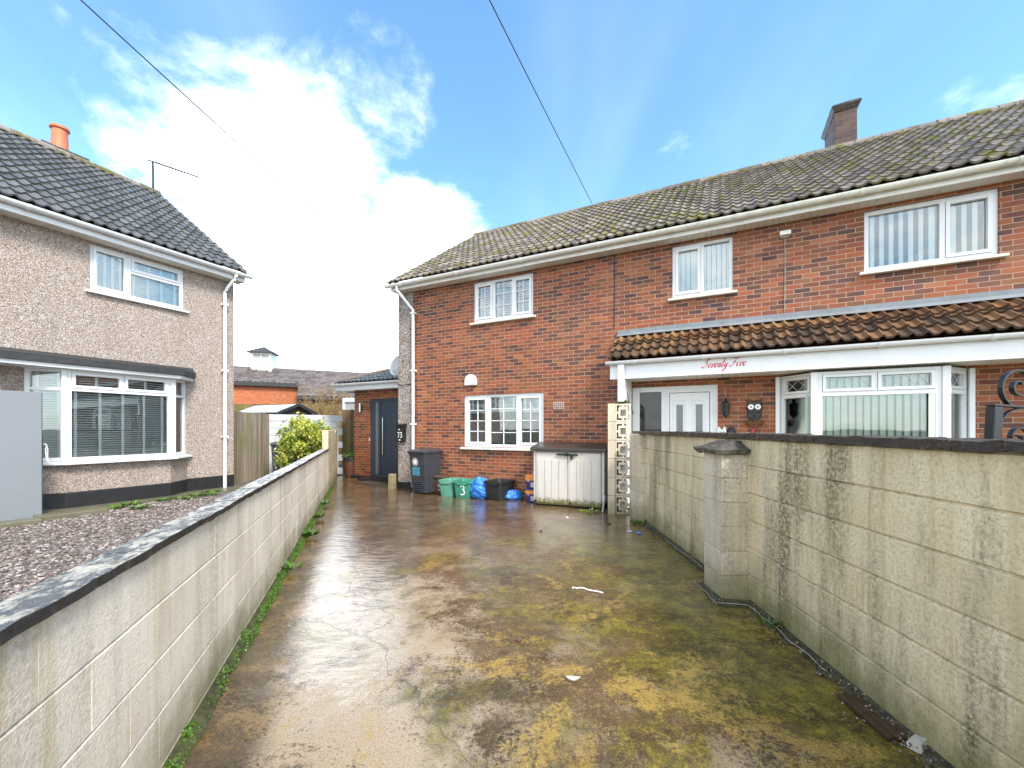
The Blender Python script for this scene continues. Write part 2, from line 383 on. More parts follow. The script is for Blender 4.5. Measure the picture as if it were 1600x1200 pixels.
# leaves
def leaf_mat(name,a,b,c_,tr=.25):
    g=G(name)
    col=g.ramp(g.attr(),[(0,a),(.5,b),(1,c_)])
    p=g.n('BsdfPrincipled',{'Base Color':col,'Roughness':.42})
    t=g.n('BsdfTranslucent',{'Color':col})
    x=g.n('MixShader',{0:tr,1:p.outputs[0],2:t.outputs[0]}); g.t.links.new(x.outputs[0],g.out.inputs[0]); M[name]=g.m
leaf_mat('leaf_variegated',(.06,.13,.015),(.30,.38,.035),(.66,.62,.14))
leaf_mat('leaf_green',(.03,.075,.01),(.07,.15,.015),(.15,.26,.03))
leaf_mat('leaf_moss',(.025,.062,.004),(.052,.12,.007),(.105,.19,.012))
leaf_mat('litter_brown',(.03,.02,.012),(.10,.065,.03),(.30,.26,.18),.05)
leaf_mat('twig_dry',(.16,.09,.03),(.30,.19,.07),(.42,.30,.13),.1)
simple('bark',(.10,.07,.045),.8,.3,20,.5,60)

# ------------------------------------------------------------------ wet concrete drive
g=G('wet_concrete'); x,y,z=g.sep()
big=g.noise(.85,7,.68,dist=.35)
fine=g.noise(48,6,.8); agg=g.noise(115,5,.85); mott=g.noise(16,6,.8)
brk=g.ma('ADD',g.ma('MULTIPLY',g.ma('SUBTRACT',fine,.5),.55),g.ma('MULTIPLY',g.ma('SUBTRACT',mott,.5),.40))
def msk(n,a,b,k=.95): return g.ramp(g.ma('ADD',n,g.ma('MULTIPLY',brk,k)),[(a+.02,0),(b-.02,1)])
mid=g.noise(2.2,7,.72,v=g.mapp(g.co(),loc=(3,7,0)))
n3=g.noise(1.35,7,.7,v=g.mapp(g.co(),loc=(11,2,5)),dist=.3)
c=g.ramp(g.ma('ADD',mid,g.ma('MULTIPLY',brk,.5)),[(.28,(.035,.020,.008)),(.42,(.085,.050,.020)),(.56,(.150,.092,.042)),(.70,(.23,.155,.08))])
# pale worn patches, strongest close to the camera
near=g.ma('ADD',g.sst(y,4.8,1.5),g.ma('MULTIPLY',g.sst(x,.2,-.7),g.ma('MULTIPLY',g.sst(y,6,3.5),1.25)))
pale=g.ma('MULTIPLY',msk(g.ma('ADD',n3,g.ma('MULTIPLY',near,.06)),.50,.66),g.ma('MULTIPLY_ADD',near,.55,.20))
c=g.mix(pale,c,g.mix(fine,(.28,.20,.115),(.62,.50,.36)))
# olive moss film on the right and through the middle
right=g.ma('ADD',g.sst(x,-.2,1.5),g.ma('MULTIPLY',g.sst(x,-1.0,-.2),.18))
ol=g.ma('MULTIPLY',msk(g.ma('ADD',big,g.ma('MULTIPLY',right,.15)),.50,.64,.6),g.sst(y,7.2,4.8))
c=g.mix(g.ma('MULTIPLY',ol,.88),c,g.mix(msk(g.noise(4,6,.75),.36,.70,.8),(.045,.036,.004),(.27,.215,.013)))
# yellow algae
ye=msk(g.ma('ADD',g.noise(1.15,6,.7,v=g.mapp(g.co(),loc=(21,14,2)),dist=.5),g.ma('MULTIPLY',g.ma('MULTIPLY',g.sst(y,4.6,2.6),g.sst(x,-.4,.6)),.075)),.55,.68,.8)
ye=g.ma('MULTIPLY',ye,g.sst(y,5.8,3.8))
c=g.mix(g.ma('MULTIPLY',ye,.85),c,g.mix(fine,(.24,.135,.015),(.62,.42,.11)))
dk=msk(g.noise(3.4,6,.75,v=g.mapp(g.co(),loc=(2,31,2))),.56,.72)
c=g.mix(g.ma('MULTIPLY',dk,.75),c,(.025,.019,.010))
c=g.mix(g.ramp(agg,[(.36,.8),(.50,0)]),c,(.022,.016,.009))
c=g.mix(g.ramp(g.vor(62,out='Distance'),[(.07,.6),(.19,0)]),c,(.52,.43,.30))
# brown stripe beside the left wall
edge=g.ma('ADD',x,g.ma('MULTIPLY',y,.35))
lw=g.ma('MULTIPLY',g.sst(g.ma('ADD',edge,g.ma('MULTIPLY',mid,.35)),-.22,-.42),.8)
c=g.mix(lw,c,g.mix(msk(g.noise(3,6,.7),.45,.65),(.035,.019,.006),(.20,.115,.03)))
# hairline cracks
cr=g.n('TexVoronoi',{'Vector':g.n('VectorMath',{0:g.co(),1:g.n('VectorMath',{0:g.n('TexNoise',{'Vector':g.co(),'Scale':2.5,'Detail':6.}).outputs['Color'],1:(.5,.5,0)},operation='MULTIPLY').outputs[0]},operation='ADD').outputs[0],'Scale':.42},feature='DISTANCE_TO_EDGE').outputs['Distance']
crk=g.ramp(cr,[(.001,.7),(.003,0)])
c=g.mix(g.ma('MULTIPLY',crk,.7),c,(.02,.015,.01))
# standing water: smooth where the film is deep
pud=g.ramp(g.ma('ADD',g.ma('ADD',big,g.ma('MULTIPLY',g.sst(y,2.4,6.0),.17)),g.ma('MULTIPLY',g.ma('MULTIPLY',g.sst(x,.1,-.7),g.sst(y,1.6,3.2)),.22)),[(.44,0),(.62,1)])
dry=g.ma('SUBTRACT',1.0,pud)
rough=g.ma('MULTIPLY_ADD',dry,.25,.40)
croug=g.ma('MULTIPLY_ADD',dry,.09,.015)
hb=g.ma('ADD',g.ma('MULTIPLY',agg,.8),g.ma('MULTIPLY',fine,1.2))
nb=g.bump(hb,.7,.012)
rip=g.ma('ADD',g.noise(7,3,.55,v=g.mapp(g.co(),scale=(1,2.2,1),rot=(0,0,.3))),g.ma('MULTIPLY',g.ma('MULTIPLY',hb,g.ma('SUBTRACT',1.12,pud)),.75))
rip=g.ma('SUBTRACT',rip,g.ma('MULTIPLY',crk,.2))
nc=g.bump(rip,.38,.016)
M['wet_concrete']=g.bsdf(c,rough,nb,Specular_IOR_Level=.10,Coat_Weight=g.ma('MULTIPLY_ADD',pud,.75,.25),Coat_Roughness=croug,Coat_IOR=1.68,Coat_Normal=nc)

# ================================================================== GEOMETRY HELPERS
def window(root, label, u, z, w, h, lights, y0=.035, depth=.07, fw=.055, blind=None, sill=True, sill_mat='sill_stone', sash_w=.05, frame_mat='white_plastic', loc=None, rz=0, bar=.018, glass='glass', name='window'):
    """lights: dicts rect=(x0,z0,x1,z1) in window coords, sash, bars=(nx,nz), lead, blind"""
    mb=MB(); holes=[l['rect'] for l in lights]
    mb.plate(0,w,0,h,holes,y0,y0+depth)
    for l in lights:
        a,c,b,d=l['rect']
        if l.get('sash'):
            mb.plate(a+.004,b-.004,c+.004,d-.004,[(a+sash_w,c+sash_w,b-sash_w,d-sash_w)],y0-.014,y0+.05)
            a+=sash_w;b-=sash_w;c+=sash_w;d-=sash_w
        l['g']=(a,c,b,d)
        nx,nz=l.get('bars',(1,1)); yb=y0+.022
        for i in range(1,nx):
            xx=a+(b-a)*i/nx; mb.box(xx-bar/2,xx+bar/2,yb,yb+.022,c-.002,d+.002)
        for j in range(1,nz):
            zz=c+(d-c)*j/nz
            for i in range(nx):
                xa=a+(b-a)*i/nx+(bar/2 if i else -.002); xb=a+(b-a)*(i+1)/nx-(bar/2 if i<nx-1 else -.002)
                mb.box(xa,xb,yb+.001,yb+.021,zz-bar/2,zz+bar/2)
        if l.get('lead'):
            n=l['lead']; cw=(b-a)/n; ch=d-c
            for i in range(n):
                for (p,q) in (((a+i*cw,c),(a+(i+1)*cw,d)),((a+(i+1)*cw,c),(a+i*cw,d))):
                    mb.tube([(p[0],y0+.030,p[1]),(q[0],y0+.030,q[1])],.0035,5)
    o=obj(name,mb,M[frame_mat],root,loc=loc or (u,0,z),rz=rz,bevel=.004)
    if label: o['label']=label
    gp=MB()
    for l in lights:
        a,c,b,d=l['g']; gp.box(a-.004,b+.004,y0+.038,y0+.042,c-.004,d+.004)
    obj('pane',gp,M[glass],o)
    for l in lights:
        bl=l.get('blind') or blind
        if not bl: continue
        a,c,b,d=l['g']; kind=bl[0]; m2=MB()
        if kind=='venetian':
            top=d-.0; bot=c+(d-c)*(1-bl[1]); sp=bl[2]; ang=R_(bl[3]); yb=y0+.11; sw=sp*1.12
            zz=top
            while zz>bot:
                dy=sw/2*math.cos(ang); dz=sw/2*math.sin(ang)
                m2.quad((a-.03,yb-dy,zz-dz),(b+.03,yb-dy,zz-dz),(b+.03,yb+dy,zz+dz),(a-.03,yb+dy,zz+dz)); zz-=sp
            if bl[1]<1: m2.box(a-.03,b+.03,yb-.025,yb+.025,bot-.05,bot)
            for t in bl[4]:
                xx=a+(b-a)*t; m2.box(xx-.022,xx+.022,yb-.034,yb-.031,bot,top)
        else:
            sp=bl[1]; ang=R_(bl[2]); yb=y0+.085; xx=a-.16; k=0
            while xx<b+.03:
                j=rnd.uniform(-5,5); aa=ang+R_(j); hw=bl[3] if len(bl)>4 else .045; dx=hw*math.cos(aa); dy=hw*math.sin(aa)
                m2.quad((xx-dx,yb-dy,c-.04),(xx+dx,yb+dy,c-.04),(xx+dx,yb+dy,d+.04),(xx-dx,yb-dy,d+.04)); xx+=sp; k+=1
        obj('blind',m2,M[bl[-1]],o)
    if sill:
        sb=MB(); sb.prism([(-.075,-.062),(-.075,-.022),(y0+.03,-.002),(y0+.03,-.062)],'x',-.07,w+.07)
        obj('sill',sb,M[sill_mat],o,bevel=.006)
    return o

def tile_roof(name, root, m, u0, u1, ye, ze, yr, zr, cover=.172, gauge=.325, amp=.031, lift=.034, keep=None, seed=1, label=None, split=None, parent=None):
    """interlocking roll tiles on the slope from the eave (ye,ze) up to the ridge (yr,zr)"""
    rd=random.Random(seed); mb=MB()
    L=math.hypot(yr-ye,zr-ze); dy,dz=(yr-ye)/L,(zr-ze)/L; ny,nz=-dz,dy
    if nz<0: ny,nz=-ny,-nz
    nt=max(1,round((u1-u0)/cover)); cw=(u1-u0)/nt; nc=max(1,round(L/gauge)); gg=L/nc
    prof=[]
    K=8
    for k in range(K+1):
        t=k/K
        # pan then roll
        h=.5-.5*math.cos(2*math.pi*min(1,max(0,(t-.34)/.66)))if t>.34 else .06*math.sin(math.pi*t/.34)*-1
        prof.append((t,h*amp))
    def P(u,s,h): return (u,ye+dy*s+ny*h,ze+dz*s+nz*h)
    for i in range(nc):
        for j in range(nt):
            if keep and not keep(u0+(j+.5)*cw,(i+.5)*gg/L): continue
            t=rd.random(); off=rd.uniform(-.004,.005); so=rd.uniform(-.007,.004); sk=rd.uniform(-.004,.004)
            s0=i*gg+so-.02; s1=(i+1)*gg+.03
            if i==nc-1: s1=L
            for k in range(K):
                (a,ha),(b,hb)=prof[k],prof[k+1]
                ua=u0+(j+a)*cw; ub=u0+(j+b)*cw
                l0=lift+off+sk*(a-.5); l1=lift+off+sk*(b-.5)
                p=[P(ua,s0,ha+l0),P(ub,s0,hb+l1),P(ub,s1,hb*.98+.002),P(ua,s1,ha*.98+.002)]
                mb.quad(*p,t=t)
                mb.quad(P(ua,s0,ha+l0-.03),P(ub,s0,hb+l1-.03),p[1],p[0],t=t*.5)
    if not keep:
        mb.poly([P(u0+.01,0.03,-.02),P(u1-.01,0.03,-.02),P(u1-.01,L,-.02),P(u0+.01,L,-.02)],t=.1)
    o=obj(name,mb,m,root)
    if label: o['label']=label
    return o
def ridge_tiles(mb, u0,u1,y,z,r=.12,seg=.45,rd=None):
    rd=rd or random.Random(3); n=max(1,round((u1-u0)/seg)); w=(u1-u0)/n
    for i in range(n):
        a=u0+i*w; b=a+w+.012; t=rd.random(); dz=rd.uniform(-.006,.006)
        K=8; ring=[]
        for e,(u,rr) in enumerate(((a,r+.010),(b,r))):
            ring.append([(u,y+rr*math.cos(R_(-15+210*k/K)),z+dz+rr*.85*math.sin(R_(-15+210*k/K))) for k in range(K+1)])
        for k in range(K): mb.quad(ring[0][k],ring[0][k+1],ring[1][k+1],ring[1][k],t=t)
        mb.poly(ring[0],t=t*.5); mb.poly(list(reversed(ring[1])),t=t*.5)
def gutter(name, root, m, u0,u1,y,z,r=.062,clips=1.6,end_caps=True):
    mb=MB(); K=8
    def arc(rr): return [(y+rr*math.cos(R_(180+180*k/K)), z+rr*1.05*math.sin(R_(180+180*k/K))) for k in range(K+1)]
    o_,i_=arc(r),arc(r-.007)
    pts=o_+list(reversed(i_)); mb.prism(pts,'x',u0,u1)
    mb.prism(o_,'x',u0-.006,u0); mb.prism(o_,'x',u1,u1+.006)
    u=u0+.5
    while u<u1-.1:
        a=arc(r+.012); mb.prism(a+list(reversed(arc(r+.001))),'x',u-.05,u-.0); u+=clips
    return auto_smooth(obj(name,mb,M[m],root),50)
def nudge(o, cuts_len, amp, sc, seed=0):
    """break up too-straight masonry edges: subdivide and displace"""
    bm=bmesh.new(); bm.from_mesh(o.data)
    for _ in range(4):
        es=[e for e in bm.edges if e.calc_length()>cuts_len]
        if not es: break
        bmesh.ops.subdivide_edges(bm,edges=es,cuts=1,use_grid_fill=True)
    bmesh.ops.remove_doubles(bm,verts=bm.verts,dist=1e-4)
    for v in bm.verts:
        p=v.co*sc+Vector((seed,seed*2.3,seed*.7))
        v.co += noise.noise_vector(p)*amp + noise.noise_vector(p*4)*amp*.45
    bm.to_mesh(o.data); bm.free()
def strokes(mb, lines, w, depth=.003, nib=None, y=0.0):
    """pen strokes in the xz plane facing -y; nib (angle) gives thick and thin"""
    for ln in lines:
        P=[Vector((p[0],0,p[1])) for p in ln]
        # smooth
        Q=[]
        for i in range(len(P)-1):
            p0=P[max(i-1,0)];p1=P[i];p2=P[i+1];p3=P[min(i+2,len(P)-1)]
            for k in range(6):
                t=k/6; Q.append(.5*((2*p1)+(p2-p0)*t+(2*p0-5*p1+4*p2-p3)*t*t+(3*p1-p0-3*p2+p3)*t**3))
        Q.append(P[-1])
        rows=[]
        for i,p in enumerate(Q):
            d=(Q[min(i+1,len(Q)-1)]-Q[max(i-1,0)])
            if d.length<1e-9: d=Vector((1,0,0))
            d.normalize(); nrm=Vector((-d.z,0,d.x))
            ww=w
            if nib is not None:
                ww=w*(.22+.78*abs(math.sin(math.atan2(d.z,d.x)-nib)))
            rows.append((p+nrm*ww/2,p-nrm*ww/2))
        for i in range(len(rows)-1):
            a,b=rows[i];c_,d_=rows[i+1]
            f=lambda q,yy:(q.x,yy,q.z)
            mb.quad(f(a,y),f(c_,y),f(d_,y),f(b,y)); mb.quad(f(a,y),f(a,y+depth),f(c_,y+depth),f(c_,y)); mb.quad(f(b,y),f(d_,y),f(d_,y+depth),f(b,y+depth))
def leaf_cloud(mb, pts, n, size, rd, spread):
    for i in range(n):
        c=rd.choice(pts); d=Vector((rd.gauss(0,1),rd.gauss(0,1),rd.gauss(0,1)))*spread
        p=Vector(c)+d; s=size*rd.uniform(.6,1.3)
        a=Vector((rd.gauss(0,1),rd.gauss(0,1),rd.gauss(0,.7)+.3)).normalized(); b=a.orthogonal().normalized()
        b=(Matrix.Rotation(rd.uniform(0,6.28),3,a)@b); c2=a.cross(b)
        t=min(1,max(0,rd.gauss(.55,.25)))
        mb.poly([p-b*s,p-c2*s*.42+a*s*.12,p+b*s,p+c2*s*.42+a*s*.12],t=t)

# ================================================================== CAMERA
cam=bpy.data.cameras.new('camera'); co=bpy.data.objects.new('camera',cam); C.objects.link(co)
co.location=(0,0,1.5); co.rotation_euler=(R_(90),0,0)
cam.sensor_width=36; cam.lens=36*655/1600; cam.shift_y=69/1600; cam.clip_start=.05; cam.clip_end=2000
scene.camera=co

# ================================================================== SETTING
mb=MB(); mb.quad((-400,-400,-.06),(400,-400,-.06),(400,400,-.06),(-400,400,-.06)); setting(obj('ground',mb,M['far_ground']))
mb=MB()
def wl(y): return -.872-.35*y          # face of the left boundary wall
mb.poly([(wl(-4)-.05,-4,0),(6,-4,0),(6,9.0,0),(-2.0,13.4,0),(-5.0,13.9,0),(wl(12.9)-.05,12.9,0)])
setting(obj('driveway',mb,M['wet_concrete']))

# ================================================================== HOUSE 73 + 75
AR=R_(-26.741); OR=(-2.6727,10.4205,0)
SOF=4.85; EY,EZ=-.335,5.03; RY,RZ=3.75,7.86; PARTY=5.2; HEND=14.2
h73=thing('brick_house','red brick end house with white Georgian-bar windows beside the blue-grey door','house',OR,AR)
h75=thing('brick_house','red brick house with a tiled porch canopy lettered Seventy Five','house',OR,AR)
# windows (u0,z0,u1,z1)
W1=(2.02,3.89,3.49,4.79); W2=(1.76,1.08,3.73,2.25); W3=(6.25,3.86,7.22,4.79); W4=(8.99,3.88,10.44,4.79)
DOOR=(5.54,.06,6.99,2.26); BAY=(7.87,.7,10.16,2.33)
def hwalls(root,u0,u1,ops):
    mb=MB(); mb.plate(u0,u1,-.05,SOF+.14,ops,0,.12,back=True,outer=False)
    m2=MB(); m2.quad((u0,7.4,-.05),(u1,7.4,-.05),(u1,7.4,SOF+.1),(u0,7.4,SOF+.1)); obj('rear_wall',m2,M['brick'],root)
    return obj('wall',mb,M['brick'],root)
hwalls(h73,0.285,PARTY,[W1,W2]); hwalls(h75,PARTY,HEND,[W3,W4,DOOR,BAY])
# rendered gable end with its flat return on the front
mb=MB(); mb.box(-.18,.285,-.035,.13,.16,SOF+.13)
mb.poly([(-.18,.13,-.05),(-.18,.13,SOF+.1),(-.18,RY,RZ-.06),(-.18,7.45,SOF+.1),(-.18,7.45,-.05)])
mb.poly([(-.06,.13,-.05),(-.06,7.45,-.05),(-.06,7.45,SOF+.1),(-.06,RY,RZ-.06),(-.06,.13,SOF+.1)])
obj('gable_wall',mb,M['pebbledash_grey'],h73,bevel=.012)
mb=MB(); mb.box(-.17,.30,-.055,.12,-.05,.165); obj('plinth',mb,M['black_tar'],h73,bevel=.01)
mb=MB(); mb.tube([(-.19,-.04,2.58),(.06,-.055,2.57),(.29,-.04,2.585)],.008,6); obj('cable',mb,M['cable_black'],h73)
mb=MB(); mb.poly([(HEND,0,-.05),(HEND,7.4,-.05),(HEND,7.4,SOF+.1),(HEND,RY,RZ-.05),(HEND,0,SOF+.1)])
obj('gable_wall',mb,M['brick_dark'],h75)
mb=MB(); mb.poly([(PARTY+.01,.12,-.05),(PARTY+.01,.12,SOF+.1),(PARTY+.01,RY,RZ-.1),(PARTY+.01,7.4,SOF+.1),(PARTY+.01,7.4,-.05)]); obj('party_wall',mb,M['brick_dark'],h75)
# floors inside keep the rooms dark
for root,a,b in ((h73,.3,PARTY-.01),(h75,PARTY+.03,HEND-.01)):
    mb=MB(); mb.quad((a,.13,2.62),(b,.13,2.62),(b,7.3,2.62),(a,7.3,2.62)); obj('floor',mb,M['cement'],root); mb=MB(); mb.quad((a,.13,4.85),(b,.13,4.85),(b,7.3,4.85),(a,7.3,4.85)); obj('ceiling',mb,M['cement'],root); mb=MB(); mb.quad((a,.13,.05),(b,.13,.05),(b,7.3,.05),(a,7.3,.05)); obj('floor',mb,M['cement'],root); mb=MB(); mb.quad((a,2.6,0),(b,2.6,0),(b,2.6,4.85),(a,2.6,4.85)); obj('partition',mb,M['cement'],root)
for root,a,b,sd in ((h73,-.25,PARTY,5),(h75,PARTY,HEND,9)):
    n=round((b-a)/.2978)
    ro=tile_roof('roof',root,M['tile_mossy'],a,b,EY,EZ,RY,RZ,seed=sd)
    mb=MB(); mb.quad((a,RY,RZ-.02),(b,RY,RZ-.02),(b,7.8,5.0),(a,7.8,5.0)); obj('rear_roof',mb,M['tile_mossy'],root)
    mb=MB(); ridge_tiles(mb,a,b,RY,RZ-.03,rd=random.Random(sd)); obj('ridge',mb,M['tile_mossy'],root)
    mb=MB(); s0=a+.0 if root is h75 else -.2
    mb.box(s0,b,-.262,-.235,SOF-.005,EZ-.03); obj('fascia',mb,M['white_plastic_old'],root,bevel=.004)
    mb=MB(); u=s0
    while u<b-.05:
        mb.box(u,min(u+.1,b)-.004,-.234,-.002,SOF,SOF+.012); u+=.1
    obj('soffit',mb,M['soffit_white'],root,bevel=.002)
gutter('gutter',h73,'white_plastic_old',-.30,PARTY,-.335,4.975)
gutter('gutter',h75,'gutter_mossy',PARTY+.012,HEND,-.335,4.975)
# verge: mortar bedding under the tile ends + end face
mb=MB(); mb.prism([(EY+.02,EZ-.03),(EY+.02,EZ+.03),(RY,RZ+.03),(7.8,5.03),(7.8,4.95),(RY,RZ-.05)],'x',-.235,-.185); obj('verge',mb,M['cement'],h73)
mb=MB(); mb.prism([(-.262,SOF),(-.18,SOF),(-.0,SOF),(.0,5.2),(-.262,5.02)],'x',-.20,-.185); obj('eave_end',mb,M['white_plastic_old'],h73)
# downpipe with swan neck
mb=MB(); mb.tube([(.06,-.335,4.95),(.06,-.335,4.82),(.10,-.30,4.76),(.27,-.12,4.46),(.335,-.075,4.38),(.335,-.075,4.2),(.335,-.075,.06)],.036,12)
for zz in (4.3,2.9,1.6,.6): mb.box(.285,.385,-.12,-.002,zz-.02,zz+.02)
auto_smooth(obj('downpipe',mb,M['white_plastic'],h73),45)
# windows of 73
def wd(W): return dict(u=W[0],z=W[1],w=W[2]-W[0],h=W[3]-W[1])
w=W1[2]-W1[0]; hh=W1[3]-W1[1]
v1=('venetian',1.0,.050,50,(.12,.88),'blind_grey')
window(h73,'small upper window with pale slatted blinds',**wd(W1),lights=[dict(rect=(.05,.06,.47,hh-.05),sash=1,bars=(2,3)),dict(rect=(.53,.06,.95,hh-.05),bars=(2,3)),dict(rect=(1.0,.06,w-.05,hh-.05),sash=1,bars=(2,3))],blind=v1)
w=W2[2]-W2[0]; hh=W2[3]-W2[1]
v2=('venetian',.26,.034,35,(.15,.85),'blind_white')
window(h73,'wide ground floor window with its blinds half raised',**wd(W2),lights=[dict(rect=(.06,.06,.60,hh-.06),sash=1,bars=(2,4)),dict(rect=(.67,.06,1.32,hh-.06),bars=(2,4)),dict(rect=(1.38,.06,w-.06,hh-.06),sash=1,bars=(2,4))],blind=v2)
# airbrick
mb=MB(); mb.plate(3.95,4.18,1.89,2.04,[(3.97+.041*i,1.905+.04*j,3.995+.041*i,1.93+.04*j) for i in range(5) for j in range(3)],-.012,.02); obj('airbrick',mb,M['cement'],h73,bevel=.002)
# joint between the houses
mb=MB(); mb.tube([(PARTY,-.008,SOF),(PARTY+.004,-.008,4.1),(PARTY-.003,-.008,3.4)],.009,6); obj('cable',mb,M['cable_black'],h75)
# windows of 75
vb=('vertical',.112,12,.030,'blind_white')
w=W3[2]-W3[0]; hh=W3[3]-W3[1]
window(h75,'narrow upper window with vertical blinds',**wd(W3),lights=[dict(rect=(.05,.05,.47,hh-.05),sash=1),dict(rect=(.52,.06,w-.05,hh-.05))],blind=('vertical',.08,18,.036,'blind_white'))
w=W4[2]-W4[0]; hh=W4[3]-W4[1]
window(h75,'wide upper window with spaced vertical blinds',**wd(W4),lights=[dict(rect=(.06,.06,.86,hh-.06)),dict(rect=(.92,.05,w-.05,hh-.05),sash=1,)],blind=vb)
# front door set of 75
w=DOOR[2]-DOOR[0]; hh=DOOR[3]-DOOR[1]
fo=window(h75,None,DOOR[0],DOOR[1],w,hh,[dict(rect=(.13,.08,.52,hh-.09))],sill=False,glass='glass_dark',y0=.02,name='door_frame')
mb=MB(); a,b=.66,1.33; z1=hh-.12
mb.plate(a-.05,b+.05,.02,z1+.05,[(a,.05,b,z1)],0,.02)
mb.plate(a+.011,b-.011,.06,z1-.011,[(a+.12,.9,a+.23,z1-.22),(b-.23,.9,b-.12,z1-.22)],-.012,.019)
for (p,q) in ((a+.07,a+.28),(b-.28,b-.07)):
    mb.plate(p,q,.82,z1-.13,[(p+.022,.842,q-.022,z1-.152)],-.030,-.012)
obj('door',mb,M['white_plastic'],fo,bevel=.004)
mb=MB(); mb.plate(a-.001,b+.001,.049,z1+.001,[(a+.03,.09,b-.03,z1-.03)],.008,.0185); obj('door_seal',mb,M['black_plastic'],fo)
mb=MB(); mb.box(a+.12,a+.23,.006,.010,.9,z1-.22); mb.box(b-.23,b-.12,.006,.010,.9,z1-.22); obj('door_pane',mb,M['frosted'],fo)
# bay window of 75
bz0,bz1=.72,2.335; d=.47; fu0,fu1=8.33,9.70
bh=bz1-bz0; gb=('vertical',.088,30,.044,'blind_green')
wf=fu1-fu0; tr=bh-.36
window(h75,'bay front with leaded top lights and green vertical blinds',0,0,wf,bh,[dict(rect=(.06,.06,wf-.06,tr)),dict(rect=(.06,tr+.06,wf/2-.012,bh-.04),sash=1,lead=4),dict(rect=(wf/2+.012,tr+.06,wf-.06,bh-.04),sash=1,lead=4)],blind=gb,loc=(fu0,-d-.035,bz0),sill=True,sash_w=.045)
def facet(p0,p1,lab,gb):
    dx,dy=p1[0]-p0[0],p1[1]-p0[1]; L=math.hypot(dx,dy)
    window(h75,lab,0,0,L,bh,[dict(rect=(.06,.06,L-.06,tr)),dict(rect=(.06,tr+.06,L-.06,bh-.04),sash=1,lead=2)],blind=gb,loc=(p0[0],p0[1],bz0),rz=math.atan2(dy,dx),sash_w=.042)
facet((7.88,-.02),(fu0-.06,-d+.0),'left splayed bay window',('vertical',.075,34,.039,'blind_green')); facet((fu1+.06,-d),(10.15,-.02),'right splayed bay window',('vertical',.075,-42,.036,'blind_green'))
for q in ((fu0-.085,fu0,-d-.03,-d+.06),(fu1,fu1+.085,-d-.03,-d+.06),(7.84,7.90,-.05,.02),(10.13,10.19,-.05,.02)):
    mb=MB(); mb.box(*q,bz0,bz1); obj('bay_post',mb,M['white_plastic'],h75,bevel=.006)
mb=MB(); mb.prism([(7.86,0),(8.28,-.42),(9.75,-.42),(10.17,0)],'z',-.05,bz0-.063); obj('bay_wall',mb,M['brick_dark'],h75)
# porch canopy of 75
PU0,PU1=5.27,13.5
tile_roof('porch_roof',h75,M['tile_rust'],PU0-.02,PU1,-.69,2.72,-.09,3.16,cover=.152,gauge=.25,amp=.045,lift=.045,seed=21,label='mossy rust brown porch tiles')
o=tile_roof('porch_roof',h75,M['tile_rust_top'],PU0-.02,PU1,-.245,3.07,.0,3.25,cover=.152,gauge=.31,amp=.048,lift=.05,seed=22,label='orange upper course of porch tiles')
mb=MB(); mb.box(PU0,PU1,-.030,-.002,3.22,3.37); mb.quad((PU0,-.13,3.235),(PU1,-.13,3.235),(PU1,-.028,3.30),(PU0,-.028,3.30)); fl=obj('flashing',mb,M['lead'],h75); nudge(fl,.12,.006,3,2)
mb=MB(); mb.box(PU0,PU1,-.635,-.61,2.365,2.66); obj('porch_fascia',mb,M['white_plastic'],h75,bevel=.005)
mb=MB(); u=PU0
while u<PU1: mb.box(u,u+.096,-.608,-.002,2.372,2.385); u+=.1
obj('porch_soffit',mb,M['white_plastic_old'],h75,bevel=.002)
mb=MB(); mb.poly([(PU0,-.612,2.372),(PU0,-.612,2.68),(PU0,-.06,3.12),(PU0,-.002,3.12),(PU0,-.002,2.372)]); mb.box(PU0+.22,PU0+.26,-.55,-.003,.05,2.371); obj('porch_cheek',mb,M['white_plastic_old'],h75)
gutter('porch_gutter',h75,'white_plastic',PU0-.05,PU1,-.705,2.67,r=.055,clips=1.1)
mb=MB(); mb.box(5.42,5.54,-.555,-.435,.0,2.365); po=obj('porch_post',mb,M['white_plastic'],h75,bevel=.008)
mb=MB(); mb.box(5.42,5.535,-.715,-.64,1.96,2.615); obj('downpipe',mb,M['white_plastic'],h75,bevel=.012)
mb=MB(); mb.tube([(5.50,-.5,2.36),(5.56,-.45,2.0),(5.64,-.4,1.75)],.006,6); obj('cable',mb,M['cable_black'],h75)
